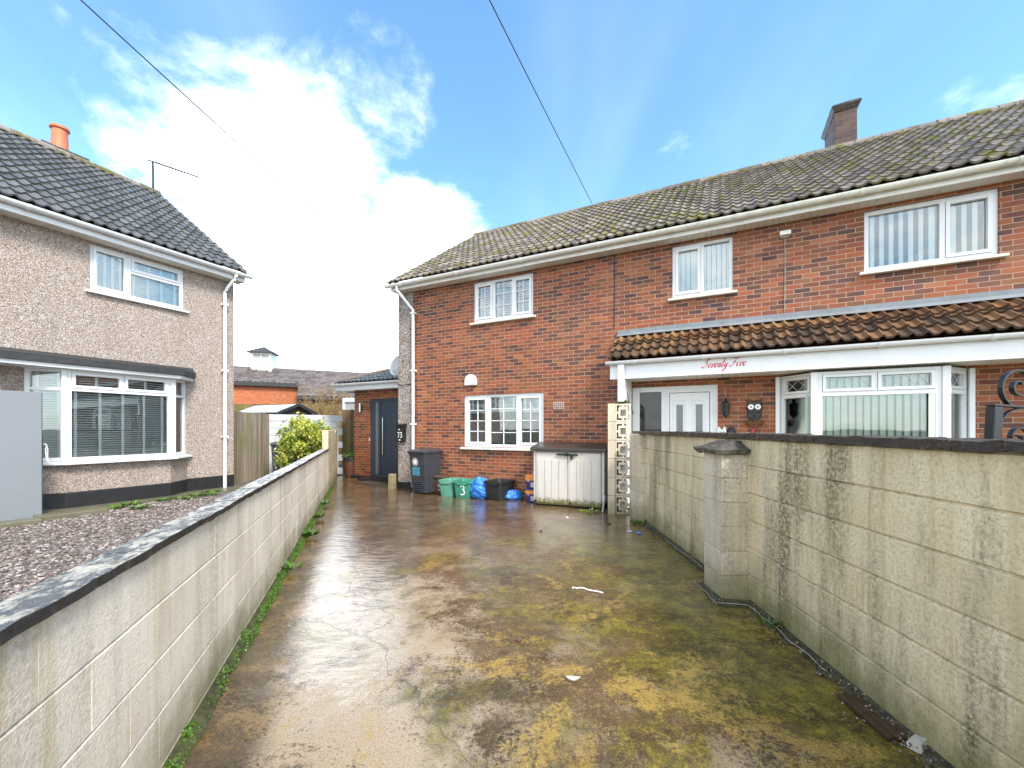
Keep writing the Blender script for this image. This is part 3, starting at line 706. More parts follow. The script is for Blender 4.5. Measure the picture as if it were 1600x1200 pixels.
# Seventy Five, hand lettered script
def script():
    L=[]; x=0.
    def add(ls,adv,dx=0):
        nonlocal x
        for l in ls: L.append([((px+dx)+x+pz*.38,pz) for (px,pz) in l])
        x+=adv
    add([[(.40,.92),(.34,1.0),(.22,.97),(.16,.82),(.22,.66),(.30,.50),(.28,.25),(.14,.04),(-.06,.02),(-.12,.14),(-.02,.20)],[(-.02,.60),(.12,.66),(.30,.80),(.52,1.0)]],.50)
    e=[[(0,.18),(.14,.26),(.22,.40),(.16,.48),(.06,.40),(.03,.20),(.10,.03),(.22,.06),(.32,.18)]]
    v=[[(0,.38),(.06,.46),(.08,.30),(.09,.02),(.20,.14),(.27,.34),(.26,.46),(.34,.40)]]
    n_=[[(0,.38),(.05,.46),(.05,.25),(.05,.0)],[(.05,.22),(.14,.42),(.22,.46),(.22,.25),(.23,.03),(.30,.04),(.38,.18)]]
    t_=[[(.0,.20),(.08,.60),(.10,.95)],[(.10,.95),(.06,.5),(.05,.15),(.10,.02),(.22,.14)],[(-.05,.62),(.2,.64)]]
    y_=[[(0,.40),(.05,.46),(.05,.22),(.10,.03),(.20,.14),(.28,.46)],[(.28,.46),(.26,.0),(.24,-.35),(.12,-.48),(.05,-.36),(.2,-.10),(.40,.14)]]
    i_=[[(0,.20),(.06,.46),(.05,.15),(.10,.02),(.22,.16)],[(.05,.66),(.07,.70)]]
    F=[[(.36,.94),(.24,.72),(.22,.40),(.14,.12),(-.04,.02),(-.14,.12),(-.04,.20)],[(-.05,.80),(.06,.98),(.30,.92),(.60,1.02)],[(.10,.48),(.30,.52),(.42,.48)]]
    add(e,.34);add(v,.36);add(e,.34);add(n_,.40);add(t_,.26);add(y_,.42);x+=.32;add(F,.55);add(i_,.28);add(v,.36);add(e,.3)
    return L,x
L_,tw=script(); sc=.60/tw
mb=MB(); strokes(mb,[[(6.78+px*sc,2.475+pz*sc*1.0) for px,pz in l] for l in L_],.019,.003,nib=R_(35),y=-.639)
obj('lettering',mb,M['red_mark'],h75)
# chimney of 75
mb=MB(); mb.box(9.38,9.80,3.95,5.0,7.0,8.82); ch=obj('chimney',mb,M['brick_chimney'],h75,bevel=.008)
mb=MB(); mb.frustum(.44,1.07,.56,1.18,8.822,8.93,9.59,4.475); mb.frustum(.56,1.18,.50,1.1,8.93,8.985,9.59,4.475); cc=obj('chimney_cap',mb,M['coping_rough'],h75); nudge(cc,.2,.012,5,3)

# ================================================================== EXTENSION WITH BLUE-GREY DOOR
ext=thing('house_extension','single storey brick porch with slim blue-grey door beside the rendered corner','extension',OR,AR)
ev=1.12
mb=MB(); mb.plate(-2.93,-.19,0,2.62,[(-2.28,.05,-.55,2.36)],ev,ev+.12,outer=False)
mb.quad((-2.93,ev,0),(-2.93,ev,2.62),(-2.93,5,2.62),(-2.93,5,0)); mb.quad((-2.8,2.4,0),(-.19,2.4,0),(-.19,2.4,2.6),(-2.8,2.4,2.6)); obj('wall',mb,M['brick'],ext)
mb=MB(); mb.box(-3.05,-.19,ev-.045,ev-.002,-.02,.075); mb.box(-2.35,-.55,ev-.42,ev-.05,-.02,.06); obj('doorstep',mb,M['black_tar'],ext,bevel=.01)
hl,hr=-3.45,-.19; ey,ez=ev-.30,2.86
keep=lambda u,f: u>hl+.05+f*1.9
tile_roof('roof',ext,M['tile_slate'],hl,hr,ey,ez,ev+1.9,ez+.78,seed=31,keep=keep)
mb=MB(); mb.poly([(hl,ey,ez-.03),(hr,ey,ez-.03),(hr,ev+1.9,ez+.72),(hl+1.9,ev+1.9,ez+.72)]); mb.poly([(hl,ey,ez-.03),(hl+1.9,ev+1.9,ez+.72),(hl+1.9,5,ez+.72),(hl,5,ez-.03)]); obj('roof_deck',mb,M['black_felt'],ext)
mb=MB(); n=7
for i in range(n):
    f0,f1=i/n,(i+1)/n+.012; p=lambda f:(hl+1.95*f,ey+(ev+1.9-ey)*f,ez+.04+.77*f)
    mb.tube([p(f0),p(f1)],[.085,.075],8)
auto_smooth(obj('hip_tiles',mb,M['tile_far'],ext),50)
gutter('gutter',ext,'white_plastic',hl-.03,hr,ey-.055,ez-.045,r=.055,clips=1.3)
mb=MB(); mb.box(hl+.02,hr,ey,ey+.02,2.62,ez-.02); mb.box(hl+.02,hr,ey+.021,ev-.002,2.622,2.632); mb.box(hl,hl+.018,ey+.021,4.0,2.62,ez-.03); obj('fascia',mb,M['white_plastic'],ext,bevel=.004)
# door set
mb=MB(); mb.plate(-2.28,-.55,.05,2.36,[(-2.13,.14,-1.99,2.28),(-1.90,.10,-.62,2.29)],ev+.02,ev+.09)
df=obj('door_frame',mb,M['anthracite'],ext,bevel=.005)
mb=MB(); mb.box(-2.14,-1.98,ev+.05,ev+.056,.13,2.29); obj('side_pane',mb,M['frosted'],df)
mb=MB(); hs=[(-1.12,z0,-.92,z0+.26) for z0 in (.52,.97,1.42,1.87)]
mb.plate(-1.895,-.625,.105,2.285,hs,ev+.035,ev+.08); dr=obj('door',mb,M['anthracite'],ext,bevel=.003)
for hh_ in hs:
    mb=MB(); mb.box(hh_[0]-.003,hh_[2]+.003,ev+.05,ev+.056,hh_[1]-.003,hh_[3]+.003); obj('pane',mb,M['glass_dark'],dr)
mb=MB(); mb.tube([(-1.76,ev-.04,.72),(-1.76,ev-.04,1.80)],.018,10); mb.tube([(-1.76,ev-.04,.9),(-1.76,ev+.036,.9)],.012,8); mb.tube([(-1.76,ev-.04,1.62),(-1.76,ev+.036,1.62)],.012,8); auto_smooth(obj('handle',mb,M['steel'],dr))
mb=MB(); mb.box(-1.95,-.62,ev-.02,ev+.018,.052,.085); obj('threshold',mb,M['steel'],df)
lm=thing('wall_light','small steel up and down light on brick beside the blue-grey door','wall light',ext.matrix_world@Vector((0,0,0)),0)
lm.location=OR; lm.rotation_euler=(0,0,AR)
mb=MB(); mb.tube([(-2.63,ev-.07,1.98),(-2.63,ev-.07,2.24)],.034,14); auto_smooth(obj('lamp_body',mb,M['steel'],lm))
mb=MB(); mb.box(-2.66,-2.60,ev-.045,ev-.001,2.06,2.16); obj('bracket',mb,M['black_plastic'],lm,bevel=.004)
mb=MB(); mb.box(-2.325,-2.285,ev-.02,ev-.001,1.12,1.21); tag(obj('door_bell',mb,M['white_plastic'],None,loc=OR,rz=AR,bevel=.006),'small white bell push on the frame of the blue-grey door','door bell')
mb=MB(); mb.box(-1.9,-.95,ev-1.0,ev-.46,.004,.02); o=obj('door_mat',mb,M['mat_brown'],None,loc=OR,rz=AR); tag(o,'worn brown mat in front of the blue-grey door step','door mat')

# ================================================================== LEFT HOUSE
AL=R_(63.26); OL=(-6.6923,10.0769,.1)
hl_=thing('pebbledashed_house','beige pebbledashed house with dark tiled roof and white bay window','house',OL,AL)
LU=-9.0; LS=4.88
WU=(-2.56,3.98,-1.04,4.84); LB0,LB1=-3.41,-.98
mb=MB(); mb.plate(LU,0,.28,LS+.12,[WU,(LB0+.05,.72,LB1-.05,2.4)],0,.12,outer=False); mb.poly([(0,0,.28),(0,7.7,.28),(0,7.7,LS+.1),(0,3.85,8.02),(0,0,LS+.12)]); obj('wall',mb,M['pebbledash'],hl_)
mb=MB(); mb.quad((LU,7.7,-.1),(0,7.7,-.1),(0,7.7,LS+.1),(LU,7.7,LS+.1)); obj('rear_wall',mb,M['pebbledash'],hl_)
mb=MB(); mb.poly([(LU,0,-.1),(LU,0,LS),(LU,3.85,8.02),(LU,7.7,LS),(LU,7.7,-.1)]); obj('gable_wall',mb,M['pebbledash'],hl_)
mb=MB(); mb.quad((LU,.13,2.55),(-.05,.13,2.55),(-.05,7.6,2.55),(LU,7.6,2.55)); obj('floor',mb,M['cement'],hl_); mb=MB(); mb.quad((LU,.13,4.9),(-.05,.13,4.9),(-.05,7.6,4.9),(LU,7.6,4.9)); obj('ceiling',mb,M['cement'],hl_); mb=MB(); mb.quad((LU,.13,.05),(-.05,.13,.05),(-.05,7.6,.05),(LU,7.6,.05)); obj('floor',mb,M['cement'],hl_); mb=MB(); mb.quad((LU,2.6,0),(-.05,2.6,0),(-.05,2.6,4.9),(LU,2.6,4.9)); obj('partition',mb,M['cement'],hl_)
mb=MB(); mb.box(LU,.012,-.016,.1,-.1,.29); mb.box(.001,.014,.1,7.7,-.1,.29); obj('plinth',mb,M['black_tar'],hl_,bevel=.012)
ro=tile_roof('roof',hl_,M['tile_slate'],LU,.14,-.36,5.09,3.85,8.06,cover=.182,gauge=.33,amp=.038,lift=.040,seed=41)
mb=MB(); mb.quad((LU,3.85,8.05),(.14,3.85,8.05),(.14,8.1,5.1),(LU,8.1,5.1)); obj('rear_roof',mb,M['tile_slate'],hl_)
mb=MB(); ridge_tiles(mb,LU,.14,3.85,8.05); obj('ridge',mb,M['tile_mossy'],hl_)
mb=MB(); mb.prism([(-.34,5.03),(-.34,5.10),(3.85,8.09),(8.1,5.12),(8.1,5.05),(3.85,8.0)],'x',.06,.13); obj('verge',mb,M['cement'],hl_)
mb=MB(); mb.box(LU,.10,-.292,-.265,LS,5.07); obj('fascia',mb,M['white_plastic'],hl_,bevel=.004)
mb=MB(); u=LU
while u<.09: mb.box(u,min(u+.146,.1),-.264,-.002,LS,LS+.012); u+=.15
obj('soffit',mb,M['soffit_white'],hl_,bevel=.002)
gutter('gutter',hl_,'white_plastic',LU,.20,-.365,5.045,r=.066,clips=1.7)
mb=MB(); mb.tube([(-.15,-.365,5.05),(-.15,-.365,4.93),(-.17,-.33,4.86),(-.22,-.12,4.66),(-.235,-.07,4.58),(-.235,-.07,4.4),(-.235,-.07,-.05)],.038,12)
for zz in (4.3,2.75,1.2): mb.box(-.29,-.18,-.115,-.002,zz-.025,zz+.025)
auto_smooth(obj('downpipe',mb,M['white_plastic'],hl_),45)
w=WU[2]-WU[0]; hh=WU[3]-WU[1]
vL=('venetian',1.0,.038,58,(.08,.36,.64,.92),'blind_white')
window(hl_,'upper window with slatted blinds and a top-hung light',**wd(WU),lights=[dict(rect=(.05,.05,.56,hh-.05),sash=1),dict(rect=(.62,.06,w-.06,hh-.36)),dict(rect=(.62,hh-.31,w-.05,hh-.05),sash=1)],blind=vL,sill_mat='white_plastic')
# bay
bz0,bz1=.83,2.42; bh=bz1-bz0; d=.38; f0,f1=-2.98,-1.44; tr=bh-.37; wf=f1-f0
vB=('venetian',1.0,.042,28,(.05,.28,.51,.74,.95),'blind_white')
vS=('venetian',1.0,.042,45,(.15,.85),'blind_white'); vT=('venetian',1.0,.042,25,(.5,),'blind_white')
window(hl_,'wide bay front with open slatted blinds',0,0,wf,bh,[dict(rect=(.06,.06,wf-.06,tr)),dict(rect=(.06,tr+.05,wf/2-.012,bh-.04),sash=1,blind=vT),dict(rect=(wf/2+.012,tr+.05,wf-.06,bh-.04),sash=1,blind=vT)],blind=vB,loc=(f0,-d-.035,bz0),sill_mat='white_plastic')
def facetL(p0,p1,lab):
    dx,dy=p1[0]-p0[0],p1[1]-p0[1]; L=math.hypot(dx,dy)
    window(hl_,lab,0,0,L,bh,[dict(rect=(.07,.06,L-.07,tr),sash=0),dict(rect=(.07,tr+.05,L-.07,bh-.05))],blind=vS,loc=(p0[0],p0[1],bz0),rz=math.atan2(dy,dx),sill_mat='white_plastic')
facetL((LB0,-.02),(f0-.03,-d-.01),'left splayed bay window'); facetL((f1+.03,-d-.01),(LB1,-.02),'right splayed bay window')
for q in ((f0-.07,f0),(f1,f1+.07)):
    mb=MB(); mb.box(*q,-d-.02,-d+.06,bz0,bz1); obj('bay_post',mb,M['white_plastic'],hl_,bevel=.006)
mb=MB(); mb.prism([(LB0,0),(f0-.0,-d+.03),(f1,-d+.03),(LB1,0)],'z',.28,bz0-.063); obj('bay_wall',mb,M['pebbledash'],hl_)
mb=MB(); mb.prism([(LB0-.01,0),(f0-.005,-d+.012),(f1+.005,-d+.012),(LB1+.015,0)],'z',-.1,.275); obj('bay_plinth',mb,M['black_tar'],hl_,bevel=.01)
can=[(-7.5,0),(-7.5,-.58),(-1.32,-.58),(-.88,-.16),(-.88,0)]
mb=MB(); mb.prism(can,'z',2.49,2.60)
n=len(mb.v); mb.poly([(p[0],p[1]+.02 if p[1] else 0,2.605+(.12 if p[1]==0 else 0)) for p in can]); o=obj('canopy',mb,M['black_felt'],hl_); nudge(o,.2,.008,3,5)
mb=MB(); mb.prism([(-7.45,0),(-7.45,-.53),(-1.34,-.53),(-.93,-.14),(-.93,0)],'z',2.42,2.488); obj('canopy_board',mb,M['white_plastic'],hl_,bevel=.006)
# chimney of the left house
mb=MB(); mb.box(-1.98,-1.28,4.25,4.75,7.2,8.30); obj('chimney',mb,M['brick_chimney'],hl_)
mb=MB(); mb.box(-2.06,-1.20,4.18,4.82,8.302,8.38); o=obj('chimney_cap',mb,M['coping_rough'],hl_,bevel=.01)
mb=MB(); mb.lathe([(.175,0),(.165,.05),(.15,.5),(.15,.55),(.185,.57),(.185,.62),(.165,.64),(.13,.64),(.13,.2)],20,(-1.66,4.5,8.38)); auto_smooth(obj('chimney_pot',mb,M['chimney_pot'],hl_))
# TV aerial on the ridge end
ae=thing('tv_aerial','thin dark rooftop aerial on a pole at the ridge end of the pebbledashed house','aerial',OL,AL)
mb=MB(); mb.tube([(.06,3.95,7.9),(.06,3.95,8.55),(.05,3.95,8.98)],[.032,.030,.024],8); obj('pole',mb,M['cable_black'],ae)
mb=MB(); p0=Vector((.0,3.95,8.96)); p1=Vector((.98,3.45,8.88)); mb.tube([p0-(p1-p0)*.06,p1],.018,6)
pd=Vector((-(p1-p0).y,(p1-p0).x,0)).normalized()
for i in range(15):
    q=p0+(p1-p0)*(.12+.88*i/14); l=.10-.035*i/14; mb.tube([q-pd*l+Vector((0,0,.006)),q+pd*l+Vector((0,0,.006))],.009,5)
for s in (-.16,.16): mb.tube([p0+(p1-p0)*.04+Vector((0,0,s))-pd*.12,p0+(p1-p0)*.04+Vector((0,0,s))+pd*.12],.005,5)
mb.tube([p0+(p1-p0)*.04+Vector((0,0,-.17)),p0+(p1-p0)*.04+Vector((0,0,.17))],.006,5)
obj('antenna',mb,M['cable_black'],ae)

# ================================================================== LEFT GARDEN
mb=MB(); mb.poly([(wl(-4)-.2,-4,.09),(wl(12.8)-.2,12.8,.09),(-8.5,12.8,.09),(-14,1,.09),(-14,-4,.09)]); setting(obj('gravel_bed',mb,M['gravel']))
# path of slabs along the house
mb=MB(); P0=[(-4.5,.10),(8.3,.10),(8.3,.19),(-4.5,.19)]
ca,sa=math.cos(math.atan2(.94392,-.33017)),math.sin(math.atan2(.94392,-.33017))
mb.poly([(-1.5259+p[0]*ca-p[1]*sa,1.8858+p[0]*sa+p[1]*ca,.135) for p in P0]); setting(obj('kerb_strip',mb,M['cement']))
mb=MB()
def LW(u,v): # house-left coords -> world xy
    ca,sa=math.cos(AL),math.sin(AL); return (OL[0]+u*ca-v*sa, OL[1]+u*sa+v*ca)
pts=[LW(-8,-.02),LW(-3.45,-.02),LW(-3.0,-.02),LW(.6,-.02),LW(.6,-.55),LW(-1.2,-.72),LW(-8,-.98)]
rows=[(p[0],p[1],.112) for p in pts]; mb.poly(rows); mb.poly([(p[0],p[1],.02) for p in reversed(pts)])
for i in range(len(pts)):
    a,b=pts[i],pts[(i+1)%len(pts)]; mb.quad((a[0],a[1],.02),(b[0],b[1],.02),(b[0],b[1],.112),(a[0],a[1],.112))
setting(obj('garden_path',mb,M['slab']))
for i,(u,v,wd_,dp,lab) in enumerate(((-3.15,-1.15,.78,.34,'wet green stained slab standing proud beside the gravel by the grey board'),(-3.78,-1.36,.42,.30,'grey slab edge below the foot of the grey board'))):
    mb=MB(); mb.box(-wd_/2,wd_/2,-dp/2,dp/2,0,.075); x_,y_=LW(u,v); o=obj('paving_slab',mb,M['slab'],None,loc=(x_,y_,.085),rz=AL+R_(-4),bevel=.01); tag(o,lab,'slab','slabs by the gravel')
# loose stones
mb=MB(); rd=random.Random(11)
def in_gravel(x,y):
    if x>wl(y)-.20: return False
    ca,sa=math.cos(AL),math.sin(AL); dx,dy=x-OL[0],y-OL[1]; u=dx*ca+dy*sa; v=-dx*sa+dy*ca
    lim=-.55-.17*min(1,max(0,(.6-u)/1.8))-.05*max(0,(-1.2-u))
    return v<lim-.02 and x>-1.25*y-.4
cnt=0
while cnt<17000:
    y=1.0+7.5*rd.random()**1.25; x=wl(y)-.19-rd.random()*(.35+.75*y)
    if not in_gravel(x,y): continue
    r=rd.uniform(.007,.017)*(1+.05*y); n=len(mb.v); t=rd.random(); ro=rd.uniform(0,3.14); cx,sx=math.cos(ro),math.sin(ro)
    a=r*rd.uniform(.9,1.6); b=r*rd.uniform(.7,1.1); h=r*rd.uniform(.5,.9); z0=.092+rd.uniform(-.004,.010)
    V=[(a,0,0),(a*.4,b,.2*h),(-a*.6,b*.8,0),(-a,0,.1*h),(-a*.3,-b,0),(a*.6,-b*.8,.2*h),(a*.35,.2*b,h),(-a*.4,-.1*b,h*.9)]
    mb.v += [(x+p[0]*cx-p[1]*sx, y+p[0]*sx+p[1]*cx, z0+p[2]) for p in V]
    for f in ((0,1,6),(1,2,7,6),(2,3,7),(3,4,7),(4,5,6,7),(5,0,6)): mb.f.append(tuple(n+i for i in f)); mb.t.append(t)
    cnt+=1
tag(obj('gravel',mb,M['pebble_stone']),'pinkish grey loose gravel between the pale wall and the pebbledashed house','gravel',kind='stuff')
# weeds in gravel
def weed(name,x,y,z,n,sp,size,label,group,flat=.5,mat='leaf_green'):
    mb=MB(); rd=random.Random(int(abs(x*1000+y*77)))
    for i in range(n):
        a=rd.uniform(0,6.28); r=sp*math.sqrt(rd.random()); p=Vector((x+math.cos(a)*r,y+math.sin(a)*r,z)); L=size*rd.uniform(.5,1.3)
        d=Vector((math.cos(a+rd.uniform(-1,1)),math.sin(a+rd.uniform(-1,1)),flat*rd.uniform(.4,1.6))).normalized(); s=d.cross(Vector((0,0,1))).normalized()*L*.22
        t=rd.random(); mb.poly([p,p+d*L*.5+s,p+d*L,p+d*L*.5-s],t=t)
    return tag(obj(name,mb,M[mat]),label,'weed',group)
wp=[(-2.6,-1.02,'low weed tuft by the green stained slab'),(-2.28,-.86,'weed tuft at the path edge below the left part of the bay'),(-1.75,-.82,'weed tuft at the path edge below the middle of the bay'),(-1.15,-.66,'tallest weed at the path edge near the white downpipe'),(-.75,-.50,'small weed against the path by the white downpipe'),(-1.42,-1.02,'pale weed patch out on the gravel nearest the pale wall'),(-2.35,-1.42,'flat weed patch out on the open gravel'),(-1.0,-.9,'bright weed clump between path and pale wall coping')]
for i,(u,v,lab) in enumerate(wp):
    x_,y_=LW(u,v); weed('weed',x_,y_,.10,70,.13,.085,lab,'weeds in the gravel',.45)

# grey board
bd=thing('grey_board','tall plain grey board standing upright in front of the bay window','board',(*LW(-4.2,-.95),.112),AL)
mb=MB(); mb.box(-.55,.765,-.02,.012,0,1.95)
for i in range(4,8):
    pass
o=obj('panel',mb,M['grey_board'],bd,bevel=.004)
mb=MB(); mb.box(.766,.772,-.018,.03,.0,1.945); mb.box(-.5,.76,.0125,.03,.0,1.94); mb.box(.70,.79,.031,.06,.75,1.25); obj('backing',mb,M['board_edge'],bd)
rp=MB(); x0=.80; rp.tube([(x0-.01,-.01,1.14),(x0+.012,-.02,1.13),(x0+.02,-.02,1.10),(x0+.004,-.02,1.06),(x0+.01,-.02,.98),(x0+.016,-.02,.90),(x0+.03,-.02,.86),(x0+.05,-.02,.85)],.007,6); rp.tube([(x0+.012,-.02,1.12),(x0+.03,-.02,1.06),(x0+.028,-.02,.92),(x0+.04,-.02,.87)],.006,6)
tag(obj('cord',rp,M['string'],None,loc=bd.location,rz=AL),'short white knotted cord hanging at the edge of the grey board','cord')

# ================================================================== LEFT BOUNDARY WALL
AW=math.atan2(.94392,-.33017); OW=(-1.5259,1.8858,0)
lw_=thing('boundary_wall','long low pale block wall with a worn black painted coping','garden wall',OW,AW)
def blocks(mb,x0,x1,z0,n,ch,bw,th,yf=0,seed=1,cj=.007,cd=.005):
    rd=random.Random(seed)
    for c in range(n):
        za=z0+c*ch; zb=za+ch; x=x0-(bw/2 if c%2 else 0)
        while x<x1-1e-4:
            a=max(x,x0); b=min(x+bw,x1); x+=bw
            if b-a<.02: continue
            f=yf+rd.uniform(-.0012,.0012); t=rd.random(); n0=len(mb.t)
            mb.prism([(f,za+cj),(f+cd,za+.003),(yf+th,za+.003),(yf+th,zb-.003),(f+cd,zb-.003),(f,zb-cj)],'x',a,b)
            for q in range(n0,len(mb.t)): mb.t[q]=t
    mb.box(x0+.004,x1-.004,yf+cd+.003,yf+th-.008,z0-.02,z0+n*ch)
mb=MB(); blocks(mb,-4.5,8.39,-.165,5,.232,.46,.10,seed=2); o=obj('block_wall',mb,M['block_pale'],lw_)
mb=MB(); blocks(mb,8.4,11.75,-.16,7,.23,.46,.13,seed=3); o=obj('raised_end',mb,M['block_stained'],lw_)
mb=MB(); rd=random.Random(5); x=-4.5
while x<8.35:
    b=min(x+.60,8.38); dz=rd.uniform(-.003,.003); mb.box(x+.003,b-.003,-.022+rd.uniform(-.003,.003),.112,.997,1.030+dz); x=b
o=obj('coping',mb,M['coping_painted'],lw_); nudge(o,.045,.0045,11,1)
# moss along the foot
mb=MB(); rd=random.Random(8)
for i in range(22000):
    s=-.9+9.8*rd.random(); w_=.085*(.4+.65*abs(noise.noise(Vector((s*1.3,2,0))))+.25*rd.random()); k=rd.random()**1.4
    y=-k*w_-.002; zz=(1-k)*.06*(.55+.8*abs(noise.noise(Vector((s*4,5,0)))))
    if noise.noise(Vector((s*.8,9,1)))<-.25 and rd.random()<.7: continue
    p=Vector((s,y,zz+.002)); L=rd.uniform(.007,.017)
    a=rd.uniform(0,6.28); d_=Vector((math.cos(a),math.sin(a)-.4,rd.uniform(.1,.9))).normalized(); sd=d_.orthogonal()*L*.4
    mb.poly([p,p+d_*L*.5+sd,p+d_*L,p+d_*L*.5-sd],t=rd.random())
o=obj('moss',mb,M['leaf_moss'],None,loc=OW,rz=AW); tag(o,'bright green moss strip along the foot of the pale wall','moss',kind='stuff')
mb=MB()
for i in range(60):
    a,b=-1.2+i*.17,-1.2+(i+1)*.17; wa=.02+.03*noise.noise(Vector((a*2,1,0))); wb=.02+.03*noise.noise(Vector((b*2,1,0)))
    mb.quad((a,0,.055),(a,-wa-.03,.004),(b,-wb-.03,.004),(b,0,.055))
o=obj('soil',mb,M['mossy_soil'],None,loc=OW,rz=AW); tag(o,'dark green soil line under the moss at the foot of the pale wall','soil',kind='stuff')
ca,sa=math.cos(AW),math.sin(AW)
for s,y_,n,lab in ((4.05,-.10,70,'largest leafy weed at the foot of the pale wall'),(5.3,-.09,45,'small weed farther along the foot of the pale wall'),(6.6,-.09,40,'weed at the foot of the wall just before its raised end'),(2.6,-.08,30,'near weed sprig in the moss of the pale wall')):
    weed('weed',OW[0]+s*ca-y_*sa,OW[1]+s*sa+y_*ca,.03,n,.07,.085,lab,'weeds at the foot of the wall',.9)

# ================================================================== RIGHT BOUNDARY WALL
def xr(y): return 2.05+(y-3.63)*.026 if y>3.63 else 2.05+(y-3.63)*.07
rw=thing('boundary_wall','tall stained block wall with square piers and rough black coping','garden wall',(0,0,0),0)
def seg(name,p0,p1,mat,seed,n=6,ch=.2345,z0=0,bw=.46,th=.22):
    dx,dy=p1[0]-p0[0],p1[1]-p0[1]; L=math.hypot(dx,dy); mb=MB(); blocks(mb,0,L,z0,n,ch,bw,th,seed=seed,cj=.011,cd=.011)
    return obj(name,mb,M[mat],rw,loc=(p0[0],p0[1],0),rz=math.atan2(dy,dx))
# faces look to -x: run the panels from far to near so that local -y points to the drive
seg('wall_panel',(xr(6.75),6.75),(2.05,3.64),'block_stained',11); seg('wall_panel',(2.05,3.64),(xr(-1.5),-1.5),'block_stained',12)
def pier(x0,x1,y0,y1,h,n,seed):
    mb=MB(); rd=random.Random(seed)
    for c in range(n):
        t=rd.random(); j=rd.uniform(-.002,.002); mb.box(x0+j,x1,y0+j,y1,c*h/n+.004-(.02 if c==0 else 0),(c+1)*h/n-.004,t=t)
    mb.box(x0+.008,x1-.008,y0+.008,y1-.008,-.02,h-.002); return obj('pier',mb,M['block_pier'],rw,bevel=.006)
pier(1.823,2.10,3.645,3.98,1.275,6,4); pier(2.0,2.30,6.72,7.10,1.40,6,6)
mb=MB(); mb.frustum(.42,.44,.44,.46,1.277,1.315,1.97,3.82); mb.frustum(.44,.46,.16,.14,1.315,1.385,1.97,3.82,cx1=2.02,cap0=False); o=obj('pier_cap',mb,M['pier_cap'],rw); nudge(o,.05,.018,9,4)
mb=MB(); rd=random.Random(15)
def cop(p0,p1):
    dx,dy=p1[0]-p0[0],p1[1]-p0[1]; L=math.hypot(dx,dy); ux,uy=dx/L,dy/L; nx,ny=-uy,ux; s=0
    while s<L-.05:
        e=min(s+.46,L); a=rd.uniform(-.004,.004); hz=rd.uniform(-.004,.004); n=len(mb.v)
        for zz in (1.407,1.452+hz):
            for (q,w_) in ((s+.002,-.03+a),(e-.002,-.03+a),(e-.002,.25),(s+.002,.25)): mb.v.append((p0[0]+ux*q+nx*w_,p0[1]+uy*q+ny*w_,zz))
        for f in ((0,3,2,1),(4,5,6,7),(0,1,5,4),(1,2,6,5),(2,3,7,6),(3,0,4,7)): mb.f.append(tuple(n+i for i in f)); mb.t.append(.5)
        s=e
cop((xr(7.1)-.06,7.14),(2.05,3.64)); cop((2.05,3.64),(xr(-1.5),-1.5))
o=obj('coping',mb,M['coping_rough'],rw); nudge(o,.055,.009,11,6)
# soil and debris line along the right wall
mb=MB(); rd=random.Random(4); N=260
for i in range(N):
    ya,yb=6.6-i*8/N,6.6-(i+1)*8/N
    def e(y):
        base=xr(y); w_=.075+.05*noise.noise(Vector((0,y*1.7,3)))+.045*noise.noise(Vector((0,y*8,3)))
        if 3.5<y<4.05: return 1.82-w_*.7
        return base-w_
    fb=lambda y: (1.83 if 3.6<y<4.02 else xr(y))
    mb.quad((fb(ya),ya,.03),(fb(yb),yb,.03),(e(yb),yb,.005),(e(ya),ya,.005))
tag(obj('soil',mb,M['mossy_soil']),'dark damp mossy soil line along the foot of the stained wall','soil',kind='stuff')
mb=MB(); rd=random.Random(19)
for i in range(2600):
    y=-.6+7.2*rd.random(); k=abs(rd.gauss(0,.07)); x=(1.80 if 3.5<y<4.05 else xr(y))-.02-k
    if noise.noise(Vector((0,y*1.9,7)))<-.15 and rd.random()<.75: continue
    p=Vector((x,y,max(.006,.034-k*.25))); L=rd.uniform(.004,.016); a=rd.uniform(0,6.28); d_=Vector((math.cos(a),math.sin(a),rd.uniform(-.1,.5))).normalized(); sd=d_.orthogonal()*L*.45
    mb.poly([p,p+d_*L*.5+sd,p+d_*L,p+d_*L*.5-sd],t=rd.random()**2)
tag(obj('leaf_litter',mb,M['litter_brown']),'fine brown leaf litter and grit caught along the foot of the stained wall','leaf litter',kind='stuff')
mb=MB(); pts=[]
for i in range(80):
    y=5.6-i*.05
    if y<2.5: break
    x=(1.80 if 3.5<y<4.1 else xr(y))-.06-.05*noise.noise(Vector((2,y*1.6,1)))-.02*noise.noise(Vector((2,y*6,1))); pts.append((x,y,.024+.008*noise.noise(Vector((0,y*2,4)))))
mb.tube(pts,.0035,6); tag(auto_smooth(obj('cable',mb,M['cable_grey'])),'thin grey cable lying along the foot of the stained wall','cable')
# drive litter
mb=MB()
for i in range(3): mb.box(-.055+i*.038,-.020+i*.038,-.165,.165,0,.018)
o=obj('wood_plank',mb,M['wood_wet'],None,loc=(1.855,2.165,.006),rz=R_(-3)); nudge(o,.08,.002,9,1); tag(o,'flat dark brown ribbed offcut lying by the foot of the stained wall','offcut')
mb=MB(); mb.frustum(.085,.07,.055,.04,0,.035); o=obj('stone',mb,M['stone'],None,loc=(1.90,1.965,.008),rz=.4); nudge(o,.03,.010,14,3); tag(o,'pale chipped stone beside the brown offcut','stone')
mb=MB(); mb.tube([(.57,3.93,.008),(.60,3.90,.012),(.64,3.915,.010),(.67,3.89,.014),(.70,3.865,.010),(.74,3.85,.008),(.79,3.82,.010),(.825,3.795,.008)],.0065,6); mb.tube([(.57,3.93,.008),(.565,3.905,.008)],.006,6); tag(auto_smooth(obj('string',mb,M['string'])),'short crooked white string lying on the wet concrete','string')
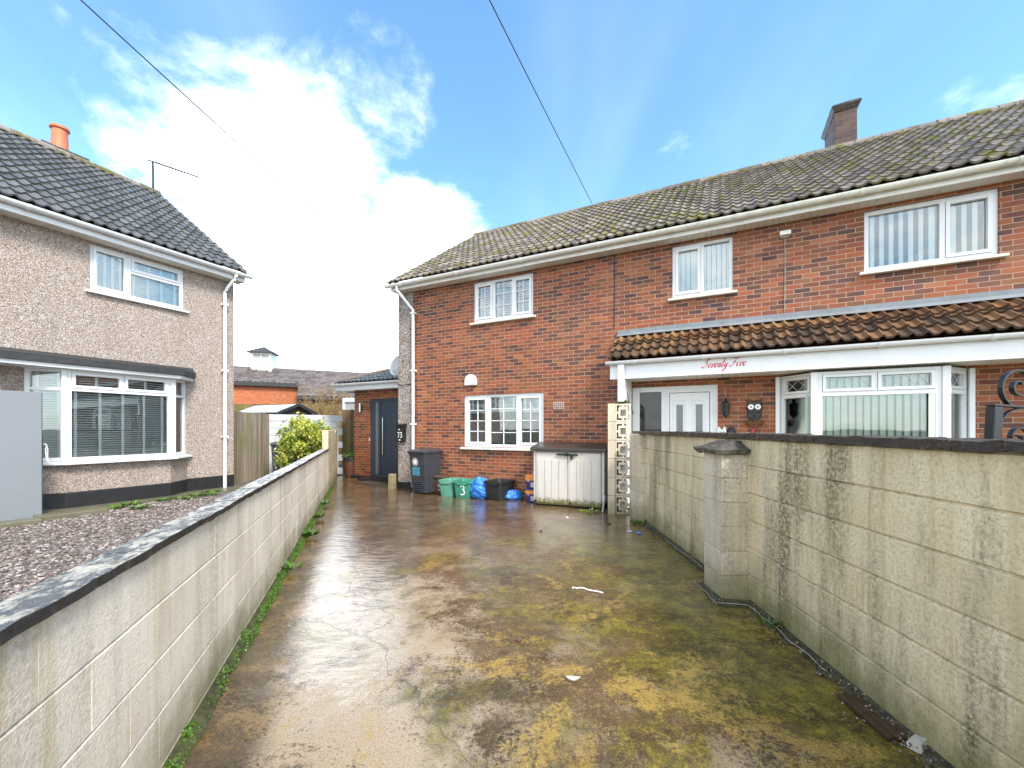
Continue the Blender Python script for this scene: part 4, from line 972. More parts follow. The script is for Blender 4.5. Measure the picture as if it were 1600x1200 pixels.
lit=[(1.80,5.95,.07,'blue_sack','crumpled blue wrapper near the foot of the far pier'),(1.70,6.05,.05,'dish_grey','white paper scrap beside the blue wrapper'),(.36,2.50,.055,'string_old','torn white scrap stuck to the near concrete'),(.93,7.0,.05,'white_mark','white scrap in front of the storage cupboard'),(.42,6.1,.035,'mat_brown','brown leaf on the middle of the wet drive'),(1.52,6.55,.06,'mat_brown','dark leaf litter in front of the patterned block column'),(.05,2.95,.03,'terracotta','orange brown leaf near the torn white scrap')]
for (x_,y_,s,m_,lab) in lit:
    mb=MB(); rd=random.Random(int(x_*100+y_*10)); K=7
    ring=[(math.cos(6.28*k/K)*s*rd.uniform(.5,1.1),math.sin(6.28*k/K)*s*rd.uniform(.35,.8),rd.uniform(.003,.02)) for k in range(K)]
    for k in range(K): mb.poly([(0,0,.018),ring[k],ring[(k+1)%K]])
    for k in range(K): mb.poly([ring[(k+1)%K],ring[k],(ring[k][0]*.8,ring[k][1]*.8,.001),(ring[(k+1)%K][0]*.8,ring[(k+1)%K][1]*.8,.001)])
    tag(obj('leaf' if 'leaf' in lab else 'litter_scrap',mb,M[m_],None,loc=(x_,y_,.002),rz=rd.uniform(0,3)),lab,'litter','litter on the drive')

# ================================================================== PATTERNED BLOCK COLUMN
sb=thing('screen_block_column','tall pale column of pierced pattern blocks beside the storage cupboard','screen wall',(1.675,7.33,0),R_(-15))
mb=MB(); rd=random.Random(2)
for c in range(6): mb.box(0,.125,0,.20,c*.322+.002+(-.03 if c==0 else 0),(c+1)*.322-.003,t=rd.random())
obj('pilaster',mb,M['block_pier'],sb,bevel=.005)
mb=MB(); B=.262; Hh=.315; x0=.128
for c in range(6):
    z=c*.322+.002; b=.024; P=lambda a:x0+a*B; Q=lambda a:z+a*Hh
    # outer frame, square in the middle, four bridges, and corner L openings
    xs=[0,.09,.20,.32,.44,.56,.68,.80,.91,1]
    solid=lambda i,j: (i in(0,8) or j in(0,8)) or ((2<=i<=6 and 2<=j<=6) and not(3<=i<=5 and 3<=j<=5)) or (i==4 or j==4) and not(3<=i<=5 and 3<=j<=5)
    for i in range(9):
        j=0
        while j<9:
            if solid(i,j):
                k=j
                while k<9 and solid(i,k): k+=1
                mb.box(P(xs[i]),P(xs[i+1]),.05,.14,Q(xs[j]),Q(xs[k])); j=k
            else: j+=1
o=obj('pierced_blocks',mb,M['block_pier'],sb)
mb=MB(); pts=[(.18+.03*i,.09+.02*math.sin(i*3),1.935+.004*i%.02) for i in range(6)]; leaf_cloud(mb,pts,420,.016,random.Random(3),.018); obj('moss',mb,M['leaf_moss'],sb)

# ================================================================== BINS AND BOXES
def H(u,v): ca,sa=math.cos(AR),math.sin(AR); return (OR[0]+u*ca-v*sa, OR[1]+u*sa+v*ca)
def wheelie(loc,rz,label,sticker=True):
    t=thing('wheelie_bin',label,'wheelie bin',loc,rz)
    mb=MB(); mb.frustum(.42,.46,.485,.56,.03,.90,0,.02,0,0); mb.frustum(.505,.585,.52,.60,.90,.945,cap0=True); 
    for i in range(5): mb.box(-.13+.0,.13,-.225-.003*i*0-.034,-.20,.10+.045*i,.118+.045*i)
    obj('body',mb,M['bin_plastic'],t,bevel=.018,seg=3)
    mb=MB(); mb.frustum(.56,.64,.54,.62,.948,.985,0,-.01); mb.frustum(.52,.58,.44,.46,.985,1.012,0,-.01,0,.02); obj('lid',mb,M['bin_plastic'],t,bevel=.012,seg=3)
    mb=MB(); mb.tube([(-.22,.33,.93),(.22,.33,.93)],.016,10); mb.box(-.20,-.17,.28,.34,.90,.95); mb.box(.17,.20,.28,.34,.90,.95); obj('handle',mb,M['bin_plastic'],t)
    for sx in (-1,1):
        mb=MB(); n=len(mb.v); mb.lathe([(.02,-.022),(.09,-.022),(.10,-.012),(.10,.012),(.09,.022),(.02,.022)],20); mb.xform(Matrix.Translation((sx*.235,.25,.10))@Matrix.Rotation(R_(90),4,'Y')); obj('wheel',mb,M['black_plastic'],t)
    if sticker:
        # pale ring emblem and blue panel on the front, following its lean
        def F(x,z): return (x,-.2125-.0675*(z-.03)/.87-.004,z)
        def disc(mb,cx,cz,r0,r1,a0=0,a1=360,n=24):
            for k in range(n):
                p,q=R_(a0+(a1-a0)*k/n),R_(a0+(a1-a0)*(k+1)/n)
                mb.poly([F(cx+r0*math.cos(p),cz+r0*math.sin(p)),F(cx+r1*math.cos(p),cz+r1*math.sin(p)),F(cx+r1*math.cos(q),cz+r1*math.sin(q)),F(cx+r0*math.cos(q),cz+r0*math.sin(q))])
        mb=MB(); cx,cz=-.06,.735
        disc(mb,cx,cz,.010,.052); disc(mb,cx,cz,.060,.064)
        for k in range(22):
            if k in (5,16): continue
            a=k*360/22; disc(mb,cx,cz,.068,.083,a,a+10,2)
        disc(mb,cx,cz,.087,.091); obj('emblem',mb,M['white_mark'],t)
        mb=MB()
        mb.quad(F(-.165,.42),F(.075,.42),F(.075,.62),F(-.165,.62)); obj('sticker',mb,M['blue_sticker'],t)
    return t
wheelie((-2.005,9.72,0),R_(-33),'dark grey wheelie bin with a round emblem and blue sticker against the brick wall')
wheelie((-6.42,11.75,.1),R_(20),'black wheelie bin half hidden by the bush behind the pale wall',False)

def recyc(name,loc,rz,label,mat,w=.40,dp=.54,h=.36,group=None,mark=None,lidless=True):
    t=thing(name,label,'recycling box',loc,rz,group)
    mb=MB()
    # hollow tapered tub
    def ring(w_,d_,z,r=.05,n=4):
        pts=[]
        for (sx,sy,a0) in ((1,-1,-90),(1,1,0),(-1,1,90),(-1,-1,180)):
            for k in range(n+1):
                a=R_(a0+90*k/n); pts.append((sx*(w_/2-r)+r*math.cos(a), sy*(d_/2-r)+r*math.sin(a), z))
        return pts
    rings=[ring(w*.80,dp*.82,0),ring(w*.82,dp*.84,.02),ring(w*.93,dp*.95,h-.05),ring(w*.93,dp*.95,h-.045),ring(w*1.02,dp*1.02,h-.045),ring(w*1.03,dp*1.03,h),ring(w*.97,dp*.97,h),ring(w*.92,dp*.94,h-.04),ring(w*.79,dp*.81,.025)]
    k=len(rings[0])
    for r in rings: mb.v+=r
    for i in range(len(rings)-1):
        for j in range(k):
            j2=(j+1)%k; mb.f.append((i*k+j,i*k+j2,(i+1)*k+j2,(i+1)*k+j)); mb.t.append(.5)
    mb.f.append(tuple(reversed(range(k)))); mb.t.append(.5); e=(len(rings)-1)*k; mb.f.append(tuple(range(e,e+k))); mb.t.append(.5)
    auto_smooth(obj('body',mb,M[mat],t),35)
    for q in ((-dp*.5-.012,-dp*.465),(dp*.465,dp*.5+.012)):
        mb=MB(); mb.prism([(-.10,h-.075),(.10,h-.075),(.115,h-.045),(-.115,h-.045)],'y',*q); obj('handle',mb,M[mat],t,bevel=.006)
    if mark:
        mb=MB(); strokes(mb,mark,.022,.002,y=0); n=0
        for i,v in enumerate(mb.v):
            zz=v[2]; mb.v[i]=(v[0],-dp*(.41+.065*zz/h)-.010+v[1],zz)
        obj('number',mb,M['white_mark'],t)
    return t
recyc('recycling_box',(*H(1.62,-.32),0),AR+R_(8),'faded green recycling box without a number, beside the wheelie bin','green_plastic_faded',w=.37,group='green recycling boxes')
three=[[(-.04,.235),(-.01,.262),(.03,.255),(.045,.225),(.03,.19),(.0,.175)],[(.0,.175),(.035,.165),(.052,.125),(.035,.085),(-.005,.07),(-.04,.09)]]
recyc('recycling_box',(*H(2.03,-.31),0),AR+R_(10),'green recycling box marked with a white 3','green_plastic',w=.44,group='green recycling boxes',mark=three)
recyc('plastic_crate',(*H(2.86,-.31),0),AR+R_(-8),'black open box between the blue sack and the loose blue bag','black_plastic',w=.46,dp=.56,h=.40)['category']='crate'
# brown food caddy with raised handle
t=thing('food_caddy','small brown food caddy with upright handle squeezed between the bin and green box','food caddy',(*H(1.26,-.19),0),AR+R_(-5))
mb=MB(); mb.frustum(.24,.22,.31,.29,0,.36); obj('body',mb,M['brown_plastic'],t,bevel=.02,seg=3)
mb=MB(); mb.frustum(.335,.315,.33,.31,.362,.39); mb.frustum(.31,.29,.26,.22,.39,.41); obj('lid',mb,M['brown_plastic'],t,bevel=.008)
mb=MB(); mb.tube([(.10,.10,.40),(.10,.12,.49),(.14,.12,.51),(.26,.12,.51),(.28,.12,.49),(.28,.10,.40)],.014,8); auto_smooth(obj('handle',mb,M['brown_plastic'],t))
mb=MB(); strokes(mb,[[(.085,.20),(.05,.215),(.035,.19),(.045,.165)],[(.045,.165),(.085,.155),(.09,.11),(.05,.09),(.03,.105)]],.012,.002,y=-.140); obj('number',mb,M['white_mark'],t)
# crumpled sacks
def sack(name,loc,rz,dims,seed,label,amp=.11):
    bm=bmesh.new(); bmesh.ops.create_icosphere(bm,subdivisions=5,radius=.5)
    for v in bm.verts:
        p=v.co.copy(); q=p*2.2+Vector((seed,seed*1.7,0))
        r=1+amp*1.6*noise.noise(q)
        fold=(1-min(1,abs(noise.noise(p*3.2+Vector((seed,3,1))))*3.2))*.55+(1-min(1,abs(noise.noise(p*6.5+Vector((1,seed,4))))*3))*.30
        r-= fold*amp*1.8
        v.co=p*r
        if v.co.z>0: 
            s=1-.25*v.co.z; v.co.x*=s; v.co.y*=s
        v.co.x*=dims[0]; v.co.y*=dims[1]; v.co.z*=dims[2]
        v.co.z=max(v.co.z,-dims[2]*.36)+dims[2]*.36
    me=bpy.data.meshes.new(name); bm.to_mesh(me); bm.free(); me.materials.append(M['blue_sack']); me.polygons.foreach_set('use_smooth',[True]*len(me.polygons))
    o=bpy.data.objects.new(name,me); C.objects.link(o); o.location=loc; o.rotation_euler=(0,0,rz); return tag(o,label,'bag')
sack('blue_sack',(*H(2.42,-.34),0),AR,(.56,.52,.56),3.1,'large crumpled bright blue sack between green box and black box')
sack('blue_bag',(*H(3.14,-.22),0),AR+R_(50),(.46,.20,.24),7.7,'small limp blue bag on the ground by the black box',.14)
# stacked tubs
for i,(z,lab) in enumerate(((0,'orange and navy tub on the ground, lower of two beside the cupboard'),(.275,'yellow lidded orange and navy tub on top of another tub'))):
    t=thing('plastic_tub',lab,'tub',(*H(3.62,-.22),z),AR+R_(3),'stacked plastic tubs')
    mb=MB(); mb.frustum(.26,.24,.29,.27,0,.24); obj('body',mb,M['navy_tub'],t,bevel=.012)
    mb=MB(); mb.frustum(.297,.277,.299,.279,.165,.238); obj('band',mb,M['orange_tub'],t)
    mb=MB(); mb.frustum(.31,.29,.30,.28,.24,.272); obj('lid',mb,M['navy_tub' if i==0 else 'orange_tub'],t,bevel=.006)
    mb=MB(); mb.quad((-.03,-.146,.03),(.10,-.146,.03),(.10,-.148,.13),(-.03,-.148,.13)); mb.quad((-.10,-.1475,.14),(-.05,-.1475,.14),(-.07,-.149,.19),(-.10,-.149,.20)); obj('sticker',mb,M['pink_label'],t)
mb=MB(); mb.frustum(.12,.10,.13,.11,0,.045); mb.frustum(.11,.09,.09,.08,.046,.10); tag(obj('plastic_pot',mb,M['dish_grey'],None,loc=(*H(3.66,-.22),.548),rz=AR,bevel=.006),'little grey and white pot on top of the stacked tubs','pot')

# storage cupboard
t=thing('storage_cupboard','cream plastic garden store with black lid and bolt handle under the window','storage cupboard',(*H(3.75,-.56),0),AR+R_(4))
w=1.38; dp=.52; h=1.06
mb=MB(); mb.box(0,.055,0,dp,.09,h); mb.box(w-.055,w,0,dp,.09,h); mb.box(.056,w-.056,dp-.03,dp,.06,h); mb.box(.056,w-.056,.03,dp-.031,.05,.08); mb.box(.056,w-.056,.02,.05,h-.03,h)
obj('body',mb,M['shed_plastic'],t,bevel=.008)
mb=MB(); mb.box(0,.06,-.012,.10,0,.088); mb.box(w-.06,w,-.012,.10,0,.088); mb.box(.0,w,dp-.1,dp,0,.05); mb.box(.07,w-.07,.005,.03,.012,.045); obj('foot',mb,M['black_plastic'],t,bevel=.005)
for k,(a,b) in enumerate(((.062,w/2-.004),(w/2+.004,w-.062))):
    mb=MB(); mb.box(a,b,-.02,.018,.035,h-.032)
    n=4; pw=(b-a-.05)/n
    for i in range(n): mb.box(a+.025+i*pw+.006,a+.025+(i+1)*pw-.006,-.030,-.0205,.06,h-.16)
    d_=obj('door',mb,M['shed_plastic'],t,bevel=.004)
    mb=MB()
    if k==0: mb.box(b-.20,b+.0,-.062,-.022,h-.072,h-.045); mb.tube([(b-.2,-.045,h-.058),(b+.0,-.045,h-.058)],.018,8)
    else: mb.tube([(a+.0,-.05,h-.058),(a+.20,-.05,h-.058)],.017,8); mb.box(a+.06,a+.10,-.07,-.03,h-.15,h-.05); mb.box(a-.05,a+.02,-.075,-.03,h-.085,h-.03); m3=MB(); m3.box(a+.03,a+.06,-.04,-.021,.06,.10); obj('catch',m3,M['iron_black'],d_)
    obj('handle',mb,M['iron_black'],d_,bevel=.004)
mb=MB(); mb.prism([(-.07,h),(-.07,h+.055),(-.04,h+.07),(dp,h+.16),(dp,h)],'x',-.05,w+.05); obj('lid',mb,M['shed_lid'],t,bevel=.012,seg=3)
weed('weed',*H(4.95,-.78),.0,60,.16,.06,'yellow green weeds at the foot of the storage cupboard','weeds by the cupboard',.5,'leaf_variegated')
weed('weed',2.0,6.62,.0,40,.10,.07,'small weed at the foot of the far pier','weeds by the piers',.6)
weed('weed',1.93,3.15,.02,24,.05,.07,'thin weed sprig beside the near pier','weeds by the piers',.9)
mb=MB(); mb.tube([(1.60,7.42,.01),(1.645,7.44,.30)],.014,8); tag(obj('pipe_offcut',mb,M['dish_grey']),'short grey pipe leaning between cupboard and patterned column','pipe')

# ================================================================== WALL FITTINGS
mb=MB(); pts=[]
for k in range(17):
    a=math.pi*k/16; pts.append((.155*math.cos(a)*(1-.0*k),.06+.19*math.sin(a)**.8))
pts=[(.155,0)]+pts+[(-.155,0)]
mb.prism(pts,'y',-.075,-.001)
tag(obj('alarm_box',mb,M['white_plastic_old'],None,loc=(*H(1.965,0),2.47),rz=AR,bevel=.02,seg=3),'blank white arched alarm box on brick above the ground floor window','alarm box')
t=thing('letterbox','black post box with white number on the rendered corner','letterbox',(*H(-.02,-.036),1.16),AR)
mb=MB(); mb.frustum(.20,.11,.235,.13,0,.40,0,-.058,0,-.067); obj('body',mb,M['iron_black'],t,bevel=.008)
mb=MB(); mb.prism([(-.001,.405),(-.001,.46),(-.155,.43),(-.155,.405)],'x',-.135,.135); obj('lid',mb,M['iron_black'],t,bevel=.006)
mb=MB(); strokes(mb,[[(-.06,.235),(-.02,.235),(.0,.235)],[(.0,.235),(-.02,.17),(-.035,.11)],[(.025,.215),(.05,.24),(.075,.215),(.05,.178)],[(.05,.178),(.08,.15),(.06,.11),(.025,.125)]],.014,.002,y=-.132); strokes(mb,[[(-.02,.30),(.0,.31),(.02,.30)]],.02,.002,y=-.136); strokes(mb,[[(-.03,.05),(.03,.05)]],.022,.002,y=-.122); obj('number',mb,M['white_mark'],t)
# satellite dish on the gable
t=thing('satellite_dish','grey satellite dish fixed to the rendered gable above the slim door','satellite dish',(*H(-.18,.35),3.12),AR)
mb=MB(); prof=[(.0+.27*k/8,.055*(k/8)**2) for k in range(9)]
n=20
for a,b in zip(prof[:-1],prof[1:]):
    for k in range(n):
        p,q=2*math.pi*k/n,2*math.pi*(k+1)/n
        for s,fl in ((0,0),(-.006,1)):
            f=[(a[0]*math.cos(p),s-a[1],a[0]*math.sin(p)*1.1),(b[0]*math.cos(p),s-b[1],b[0]*math.sin(p)*1.1),(b[0]*math.cos(q),s-b[1],b[0]*math.sin(q)*1.1),(a[0]*math.cos(q),s-a[1],a[0]*math.sin(q)*1.1)]
            mb.quad(*(f if not fl else f[::-1]))
mb.xform(Matrix.Translation((-.30,0,0))@Matrix.Rotation(R_(-18),4,'X')); o=obj('dish',mb,M['dish_grey'],t); 
mb=MB(); mb.tube([(-.002,.08,-.1),(-.20,.08,-.1),(-.30,.03,0)],.018,8); mb.tube([(-.30,0,-.25),(-.30,-.26,-.12)],.01,6); mb.box(-.33,-.27,-.33,-.25,-.14,-.08); obj('arm',mb,M['dish_grey'],t)
# security light
t=thing('security_light','small white floodlight under the eaves between the two upper windows','security light',(*H(7.97,0),4.62),AR)
mb=MB(); mb.box(-.055,.055,-.02,-.001,-.02,.10); obj('back_plate',mb,M['white_plastic_old'],t,bevel=.004)
mb=MB(); mb.prism([(-.02,.10),(-.10,.06),(-.13,-.01),(-.03,-.01)],'x',-.075,.075); obj('lamp_head',mb,M['white_plastic_old'],t,bevel=.006)
mb=MB(); mb.tube([(0,-.012,-.02),(.003,-.010,-.6),(-.003,-.010,-1.23)],.005,6); obj('cable',mb,M['cable_grey'],t)
# hanging black lantern planter by the door of 75
t=thing('hanging_lantern','black pointed lantern hanging from a thin bracket beside the white front door','lantern',(*H(7.11,0),1.82),AR)
mb=MB(); mb.tube([(-.10,-.002,.36),(-.06,-.10,.37),(0,-.12,.36),(0,-.12,.28),(0,-.12,.17)],.007,6); obj('bracket',mb,M['cable_grey'],t)
mb=MB(); mb.lathe([(.02,.19),(.03,.17),(.02,.14),(.05,.12),(.085,.10),(.085,.085),(.072,.085),(.064,.0),(.062,-.04),(.07,-.055),(.045,-.10),(.012,-.14),(.0,-.155)],8,(0,-.12,0)); obj('lantern_body',mb,M['iron_black'],t)
# owl ornament
t=thing('owl_ornament','dark metal owl with big white eyes above a rusty basket on porch brick','wall ornament',(*H(7.54,0),1.80),AR)
mb=MB(); pts=[(-.105,.05),(-.10,.12),(-.115,.19),(-.06,.155),(0,.15),(.06,.155),(.115,.19),(.10,.12),(.105,.05),(.10,-.05),(.075,-.16),(.0,-.19),(-.075,-.16),(-.10,-.05)]
P=[(p[0],-.03,p[1]) for p in pts]+[(pts[0][0],-.03,pts[0][1])]
mb.tube(P,.008,6)
for s in (-1,1):
    mb.tube([(-.08*s,-.03,-.02),(.07*s,-.03,-.17)],.007,6); mb.tube([(-.09*s,-.03,-.09),(.02*s,-.03,-.18)],.006,6)
    for r in (.055,.035): mb.tube([(s*.05+r*math.cos(a*.524),-.034,.055+r*math.sin(a*.524)) for a in range(13)],.006,6)
mb.prism([(-.095,-.03),(.095,-.03),(.085,.13),(.0,.14),(-.085,.13)],'y',-.026,-.020); mb.prism([(-.085,-.155),(.085,-.155),(.10,-.04),(-.10,-.04)],'y',-.026,-.020); mb.prism([(-.018,.035),(.018,.035),(0,-.01)],'y',-.05,-.026)
obj('body',mb,M['iron_black'],t)
for s in (-1,1):
    mb=MB(); mb.lathe([(.046,0),(.046,.01),(.03,.014)],20); mb.xform(Matrix.Translation((s*.05,-.032,.055))@Matrix.Rotation(R_(90),4,'X')); e=obj('eye',mb,M['white_mark'],t)
    mb=MB(); mb.lathe([(.012,0),(.012,.004)],12); mb.xform(Matrix.Translation((s*.05,-.0465,.055))@Matrix.Rotation(R_(90),4,'X')); obj('pupil',mb,M['iron_black'],e)
mb=MB(); 
for k in range(9):
    a=math.pi*k/8; mb.tube([(.14*math.cos(a),-.02-.11*math.sin(a),-.17),(.12*math.cos(a),-.02-.10*math.sin(a),-.23),(.05*math.cos(a),-.02-.04*math.sin(a),-.275)],.006,6)
for (r,z) in ((.145,-.17),(.125,-.225)): mb.tube([(r*math.cos(math.pi*k/14),-.02-r*.78*math.sin(math.pi*k/14),z) for k in range(15)],.007,6)
mb.prism([(-.11,-.19),(.11,-.19),(.05,-.27),(-.05,-.27)],'y',-.09,-.02); obj('basket',mb,M['rust_iron'],t)
# letters and ornament just showing over the wall
mb=MB(); strokes(mb,[[(-.05,-.10),(-.05,.06)],[(-.05,.06),(0,-.03)],[(0,-.03),(.05,.06)],[(.05,.06),(.05,-.10)]],.030,.015,y=-.03); tag(obj('letter_ornament',mb,M['white_mark'],None,loc=(*H(7.055,0),1.46),rz=AR),'white letter M on the porch brick, half hidden by the wall','letter')
mb=MB(); mb.tube([(.058*math.cos(a*.2618),-.025,-.03+.085*math.sin(a*.2618)) for a in range(25)],.017,8); mb.prism([(-.035,-.09),(.035,-.09),(.035,.035),(-.035,.035)],'y',-.02,-.002); tag(obj('letter_ornament',mb,M['iron_black'],None,loc=(*H(7.20,0),1.455),rz=AR),'black letter O on the porch brick, beside the white M','letter')
t=thing('wall_plaque','small red and white bird plaque peeping over the wall below the owl','plaque',(*H(7.52,0),1.37),AR)
mb=MB(); mb.prism([(-.14,0),(.14,0),(.13,.055),(.06,.045),(.03,.03),(-.03,.035),(-.07,.055),(-.13,.045)],'y',-.02,-.001); obj('plate',mb,M['white_mark'],t,bevel=.004)
mb=MB(); mb.prism([(-.05,.02),(.0,.02),(.035,.14),(.02,.15)],'y',-.034,-.021); obj('crest',mb,M['red_mark'],t)

# wrought iron gate
t=thing('iron_gate','black wrought iron gate with scrolls rising behind the stained wall','gate',(2.19,1.995,0),R_(2)); t.rotation_euler[1]=R_(3.2)
mb=MB(); mb.box(0,.042,-.021,.021,0,1.605); obj('gate_post',mb,M['iron_black'],t,bevel=.004)
mb=MB(); mb.box(1.0,1.04,-.02,.02,0,1.605); obj('gate_post',mb,M['iron_black'],t,bevel=.004)
mb=MB(); mb.box(-.002,1.042,-.022,.022,1.606,1.618); obj('rail',mb,M['iron_black'],t,bevel=.003)
for q in (.9,.12):
    mb=MB(); mb.box(.043,.999,-.012,.012,q,q+.025); obj('rail',mb,M['iron_black'],t,bevel=.003)
def spiral(cx,cz,r0,turns,a0,dirn=1,k=.62,n=46):
    return [(cx+r0*(1-k*i/n)**1.4*math.cos(a0+dirn*turns*6.283*i/n),0,cz+r0*(1-k*i/n)**1.4*math.sin(a0+dirn*turns*6.283*i/n)) for i in range(n+1)]
for (cx,cz,r,tu,a0,dr) in ((.135,1.712,.108,1.72,-1.35,-1),(.40,1.712,.108,1.72,-1.8,1),(.70,1.70,.095,1.7,-1.3,-1)):
    mb=MB(); mb.strap(spiral(cx,cz,r,tu,a0,dr,k=.78),.022,.007); obj('scroll',mb,M['iron_black'],t)
mb=MB(); arc=[(.043+.10*(1-math.cos(a*.157)),0,1.50+.10*math.sin(a*.157)) for a in range(11)]; mb.strap(arc,.022,.007); mb.strap(spiral(.145,1.465,.062,1.4,-.6,1,k=.75),.022,.007); mb.strap(spiral(.16,1.33,.075,1.5,1.5,-1,k=.75),.022,.007); obj('scroll',mb,M['iron_black'],t)
mb=MB()
for i in range(1,8): mb.box(i*.125-.006,i*.125+.006,-.006,.006,.146,.899); mb.box(i*.125-.006,i*.125+.006,-.006,.006,.926,1.25 if i<3 else 1.605)
obj('bars',mb,M['iron_black'],t)

# ================================================================== BACK OF THE SITE
def fence(name,label,p0,p1,h,mat,seed,z0=0,bw=.115):
    dx,dy=p1[0]-p0[0],p1[1]-p0[1]; L=math.hypot(dx,dy); t=thing(name,label,'fence',(p0[0],p0[1],z0),math.atan2(dy,dx))
    mb=MB(); rd=random.Random(seed); x=0
    while x<L-.02:
        e=min(x+bw+.012,L); j=rd.uniform(-.012,.004); mb.box(x+.002,e-.002,j,j+.018,.02,h+rd.uniform(-.018,.012),t=rd.random()); x+=bw
    obj('boards',mb,M[mat],t,bevel=.002)
    for q in (.3,h-.4):
        mb=MB(); mb.box(0,L,.03,.07,q,q+.07); obj('rail',mb,M[mat],t)
    return t
fence('timber_fence','weathered grey green board fence between pebbledashed house and white wall',(-7.02,10.50),(-7.16,12.36),1.92,'fence_wood',3)
fence('timber_fence','brown board fence panel behind the planter pot by the extension',(-5.75,14.15),(-4.45,13.75),2.12,'fence_brown',5)
fence('timber_fence','long brown fence at the back below the orange brick school wall',(-15.5,20.6),(-5.5,22.6),2.72,'fence_brown',7,bw=.14)
# white painted wall with toothed end
ww=thing('white_block_wall','white painted block wall with a toothed broken end behind the bush','garden wall',(-7.22,12.32,0),math.atan2(1.28,1.62))
mb=MB(); rd=random.Random(3); LW_=2.06
for c in range(9):
    x=-(.22 if c%2 else 0); z=c*.213
    end=LW_+(.11 if c%2==0 else -.02)
    while x<end-.05:
        a=max(0,x); b=min(x+.44,end); x+=.44; mb.box(a+.004,b-.004,rd.uniform(-.003,.003),.14,z+.006,z+.207,t=rd.random())
mb.box(.01,LW_-.03,.012,.13,0,1.90); obj('blocks',mb,M['white_paint_wall'],ww,bevel=.008)
# low garden shed roof behind the white wall
t=thing('garden_shed','low pale garden shed with black edged gable showing over the white wall','shed',(-7.72,15.0,0),R_(63.3))
sw=1.25; sl=2.4
mb=MB(); mb.poly([(-sw/2,0,0),(sw/2,0,0),(sw/2,0,2.04),(0,0,2.28),(-sw/2,0,2.04)]); mb.quad((-sw/2,0,0),(-sw/2,sl,0),(-sw/2,sl,2.04),(-sw/2,0,2.04)); mb.quad((sw/2,0,0),(sw/2,0,2.04),(sw/2,sl,2.04),(sw/2,sl,0)); obj('wall',mb,M['brown_plastic'],t)
mb=MB(); mb.prism([(-.74,2.03),(0,2.33),(.74,2.03),(.74,2.06),(0,2.36),(-.74,2.06)],'y',-.12,sl); mb.xform(Matrix.Rotation(0,4,'Z')); obj('roof',mb,M['white_paint_wall'],t)
mb=MB(); mb.prism([(-.76,1.97),(0,2.28),(.76,1.97),(.76,2.075),(0,2.385),(-.76,2.075)],'y',-.15,-.121); obj('barge_board',mb,M['black_felt'],t)
# white glazed outbuilding behind the brown fence
t=thing('conservatory','small white framed glazed outbuilding behind the brown fence panel','conservatory',(-6.15,15.2,0),R_(-10))
mb=MB(); mb.plate(0,1.6,0,2.6,[(.08,1.35,.66,2.02),(.74,1.35,1.5,2.02),(.08,2.14,.66,2.44),(.74,2.14,1.5,2.44)],0,.08); mb.box(0,1.6,.09,1.6,0,2.55); obj('frame',mb,M['white_plastic'],t)
mb=MB(); mb.box(.05,1.55,.04,.046,1.3,2.5); obj('pane',mb,M['dish_grey'],t)
# planter pot
t=thing('planter_pot','brown ribbed planter pot with a few green plants by the brick extension','plant pot',(-4.98,12.95,0),0)
mb=MB(); mb.lathe([(.17,0),(.18,.02),(.215,.50),(.21,.5)],20); auto_smooth(obj('pot',mb,M['terracotta'],t))
mb=MB(); mb.lathe([(.225,.50),(.235,.51),(.235,.61),(.20,.62),(.19,.56),(.0,.55)],20); auto_smooth(obj('rim',mb,M['black_plastic'],t))
mb=MB(); leaf_cloud(mb,[(.15*math.cos(a),.15*math.sin(a),.64) for a in range(7)],220,.045,random.Random(4),.07); obj('plant',mb,M['leaf_green'],t)
# short concrete post at the foot of the rendered corner
mb=MB(); mb.frustum(.15,.15,.135,.135,-.02,.37); o=obj('concrete_post',mb,M['cement_mossy'],None,loc=(*H(-.23,-.18),0),rz=AR,bevel=.01); tag(o,'short yellowish concrete post at the foot of the rendered corner','post')
# variegated bush
t=thing('bush','yellow green variegated bush leaning over the pale wall','bush',(-5.58,11.30,.1),0)
rd=random.Random(21); stems=[]; mb=MB()
for i in range(58):
    a=rd.uniform(0,6.28); r=rd.random()**.5; tip=Vector((.62*r*math.cos(a),.66*r*math.sin(a),rd.uniform(.55,1.58)))
    tip.z*= (1.18-.35*r); 
    if tip.x<-.28: tip.z*=.78
    if tip.x>.2: tip.z*=1.12
    mid=tip*.5+Vector((rd.gauss(0,.06),rd.gauss(0,.06),.05)); mb.tube([(tip.x*.1,tip.y*.1,0),mid,tip],[.014,.009,.004],5); stems.append((mid,tip))
obj('stems',mb,M['bark'],t)
mb=MB()
for (m_,tp) in stems:
    cl=[m_.lerp(tp,k/5)+Vector((rd.gauss(0,.05),rd.gauss(0,.05),rd.gauss(0,.03))) for k in range(1,6)]
    tn=rd.gauss(.06,.2); n0=len(mb.t); leaf_cloud(mb,cl[1:]+[tp]*4,140,.046,rd,.075)
    for k in range(n0,len(mb.t)): mb.t[k]=min(1,max(0,mb.t[k]+tn))
obj('foliage',mb,M['leaf_variegated'],t)
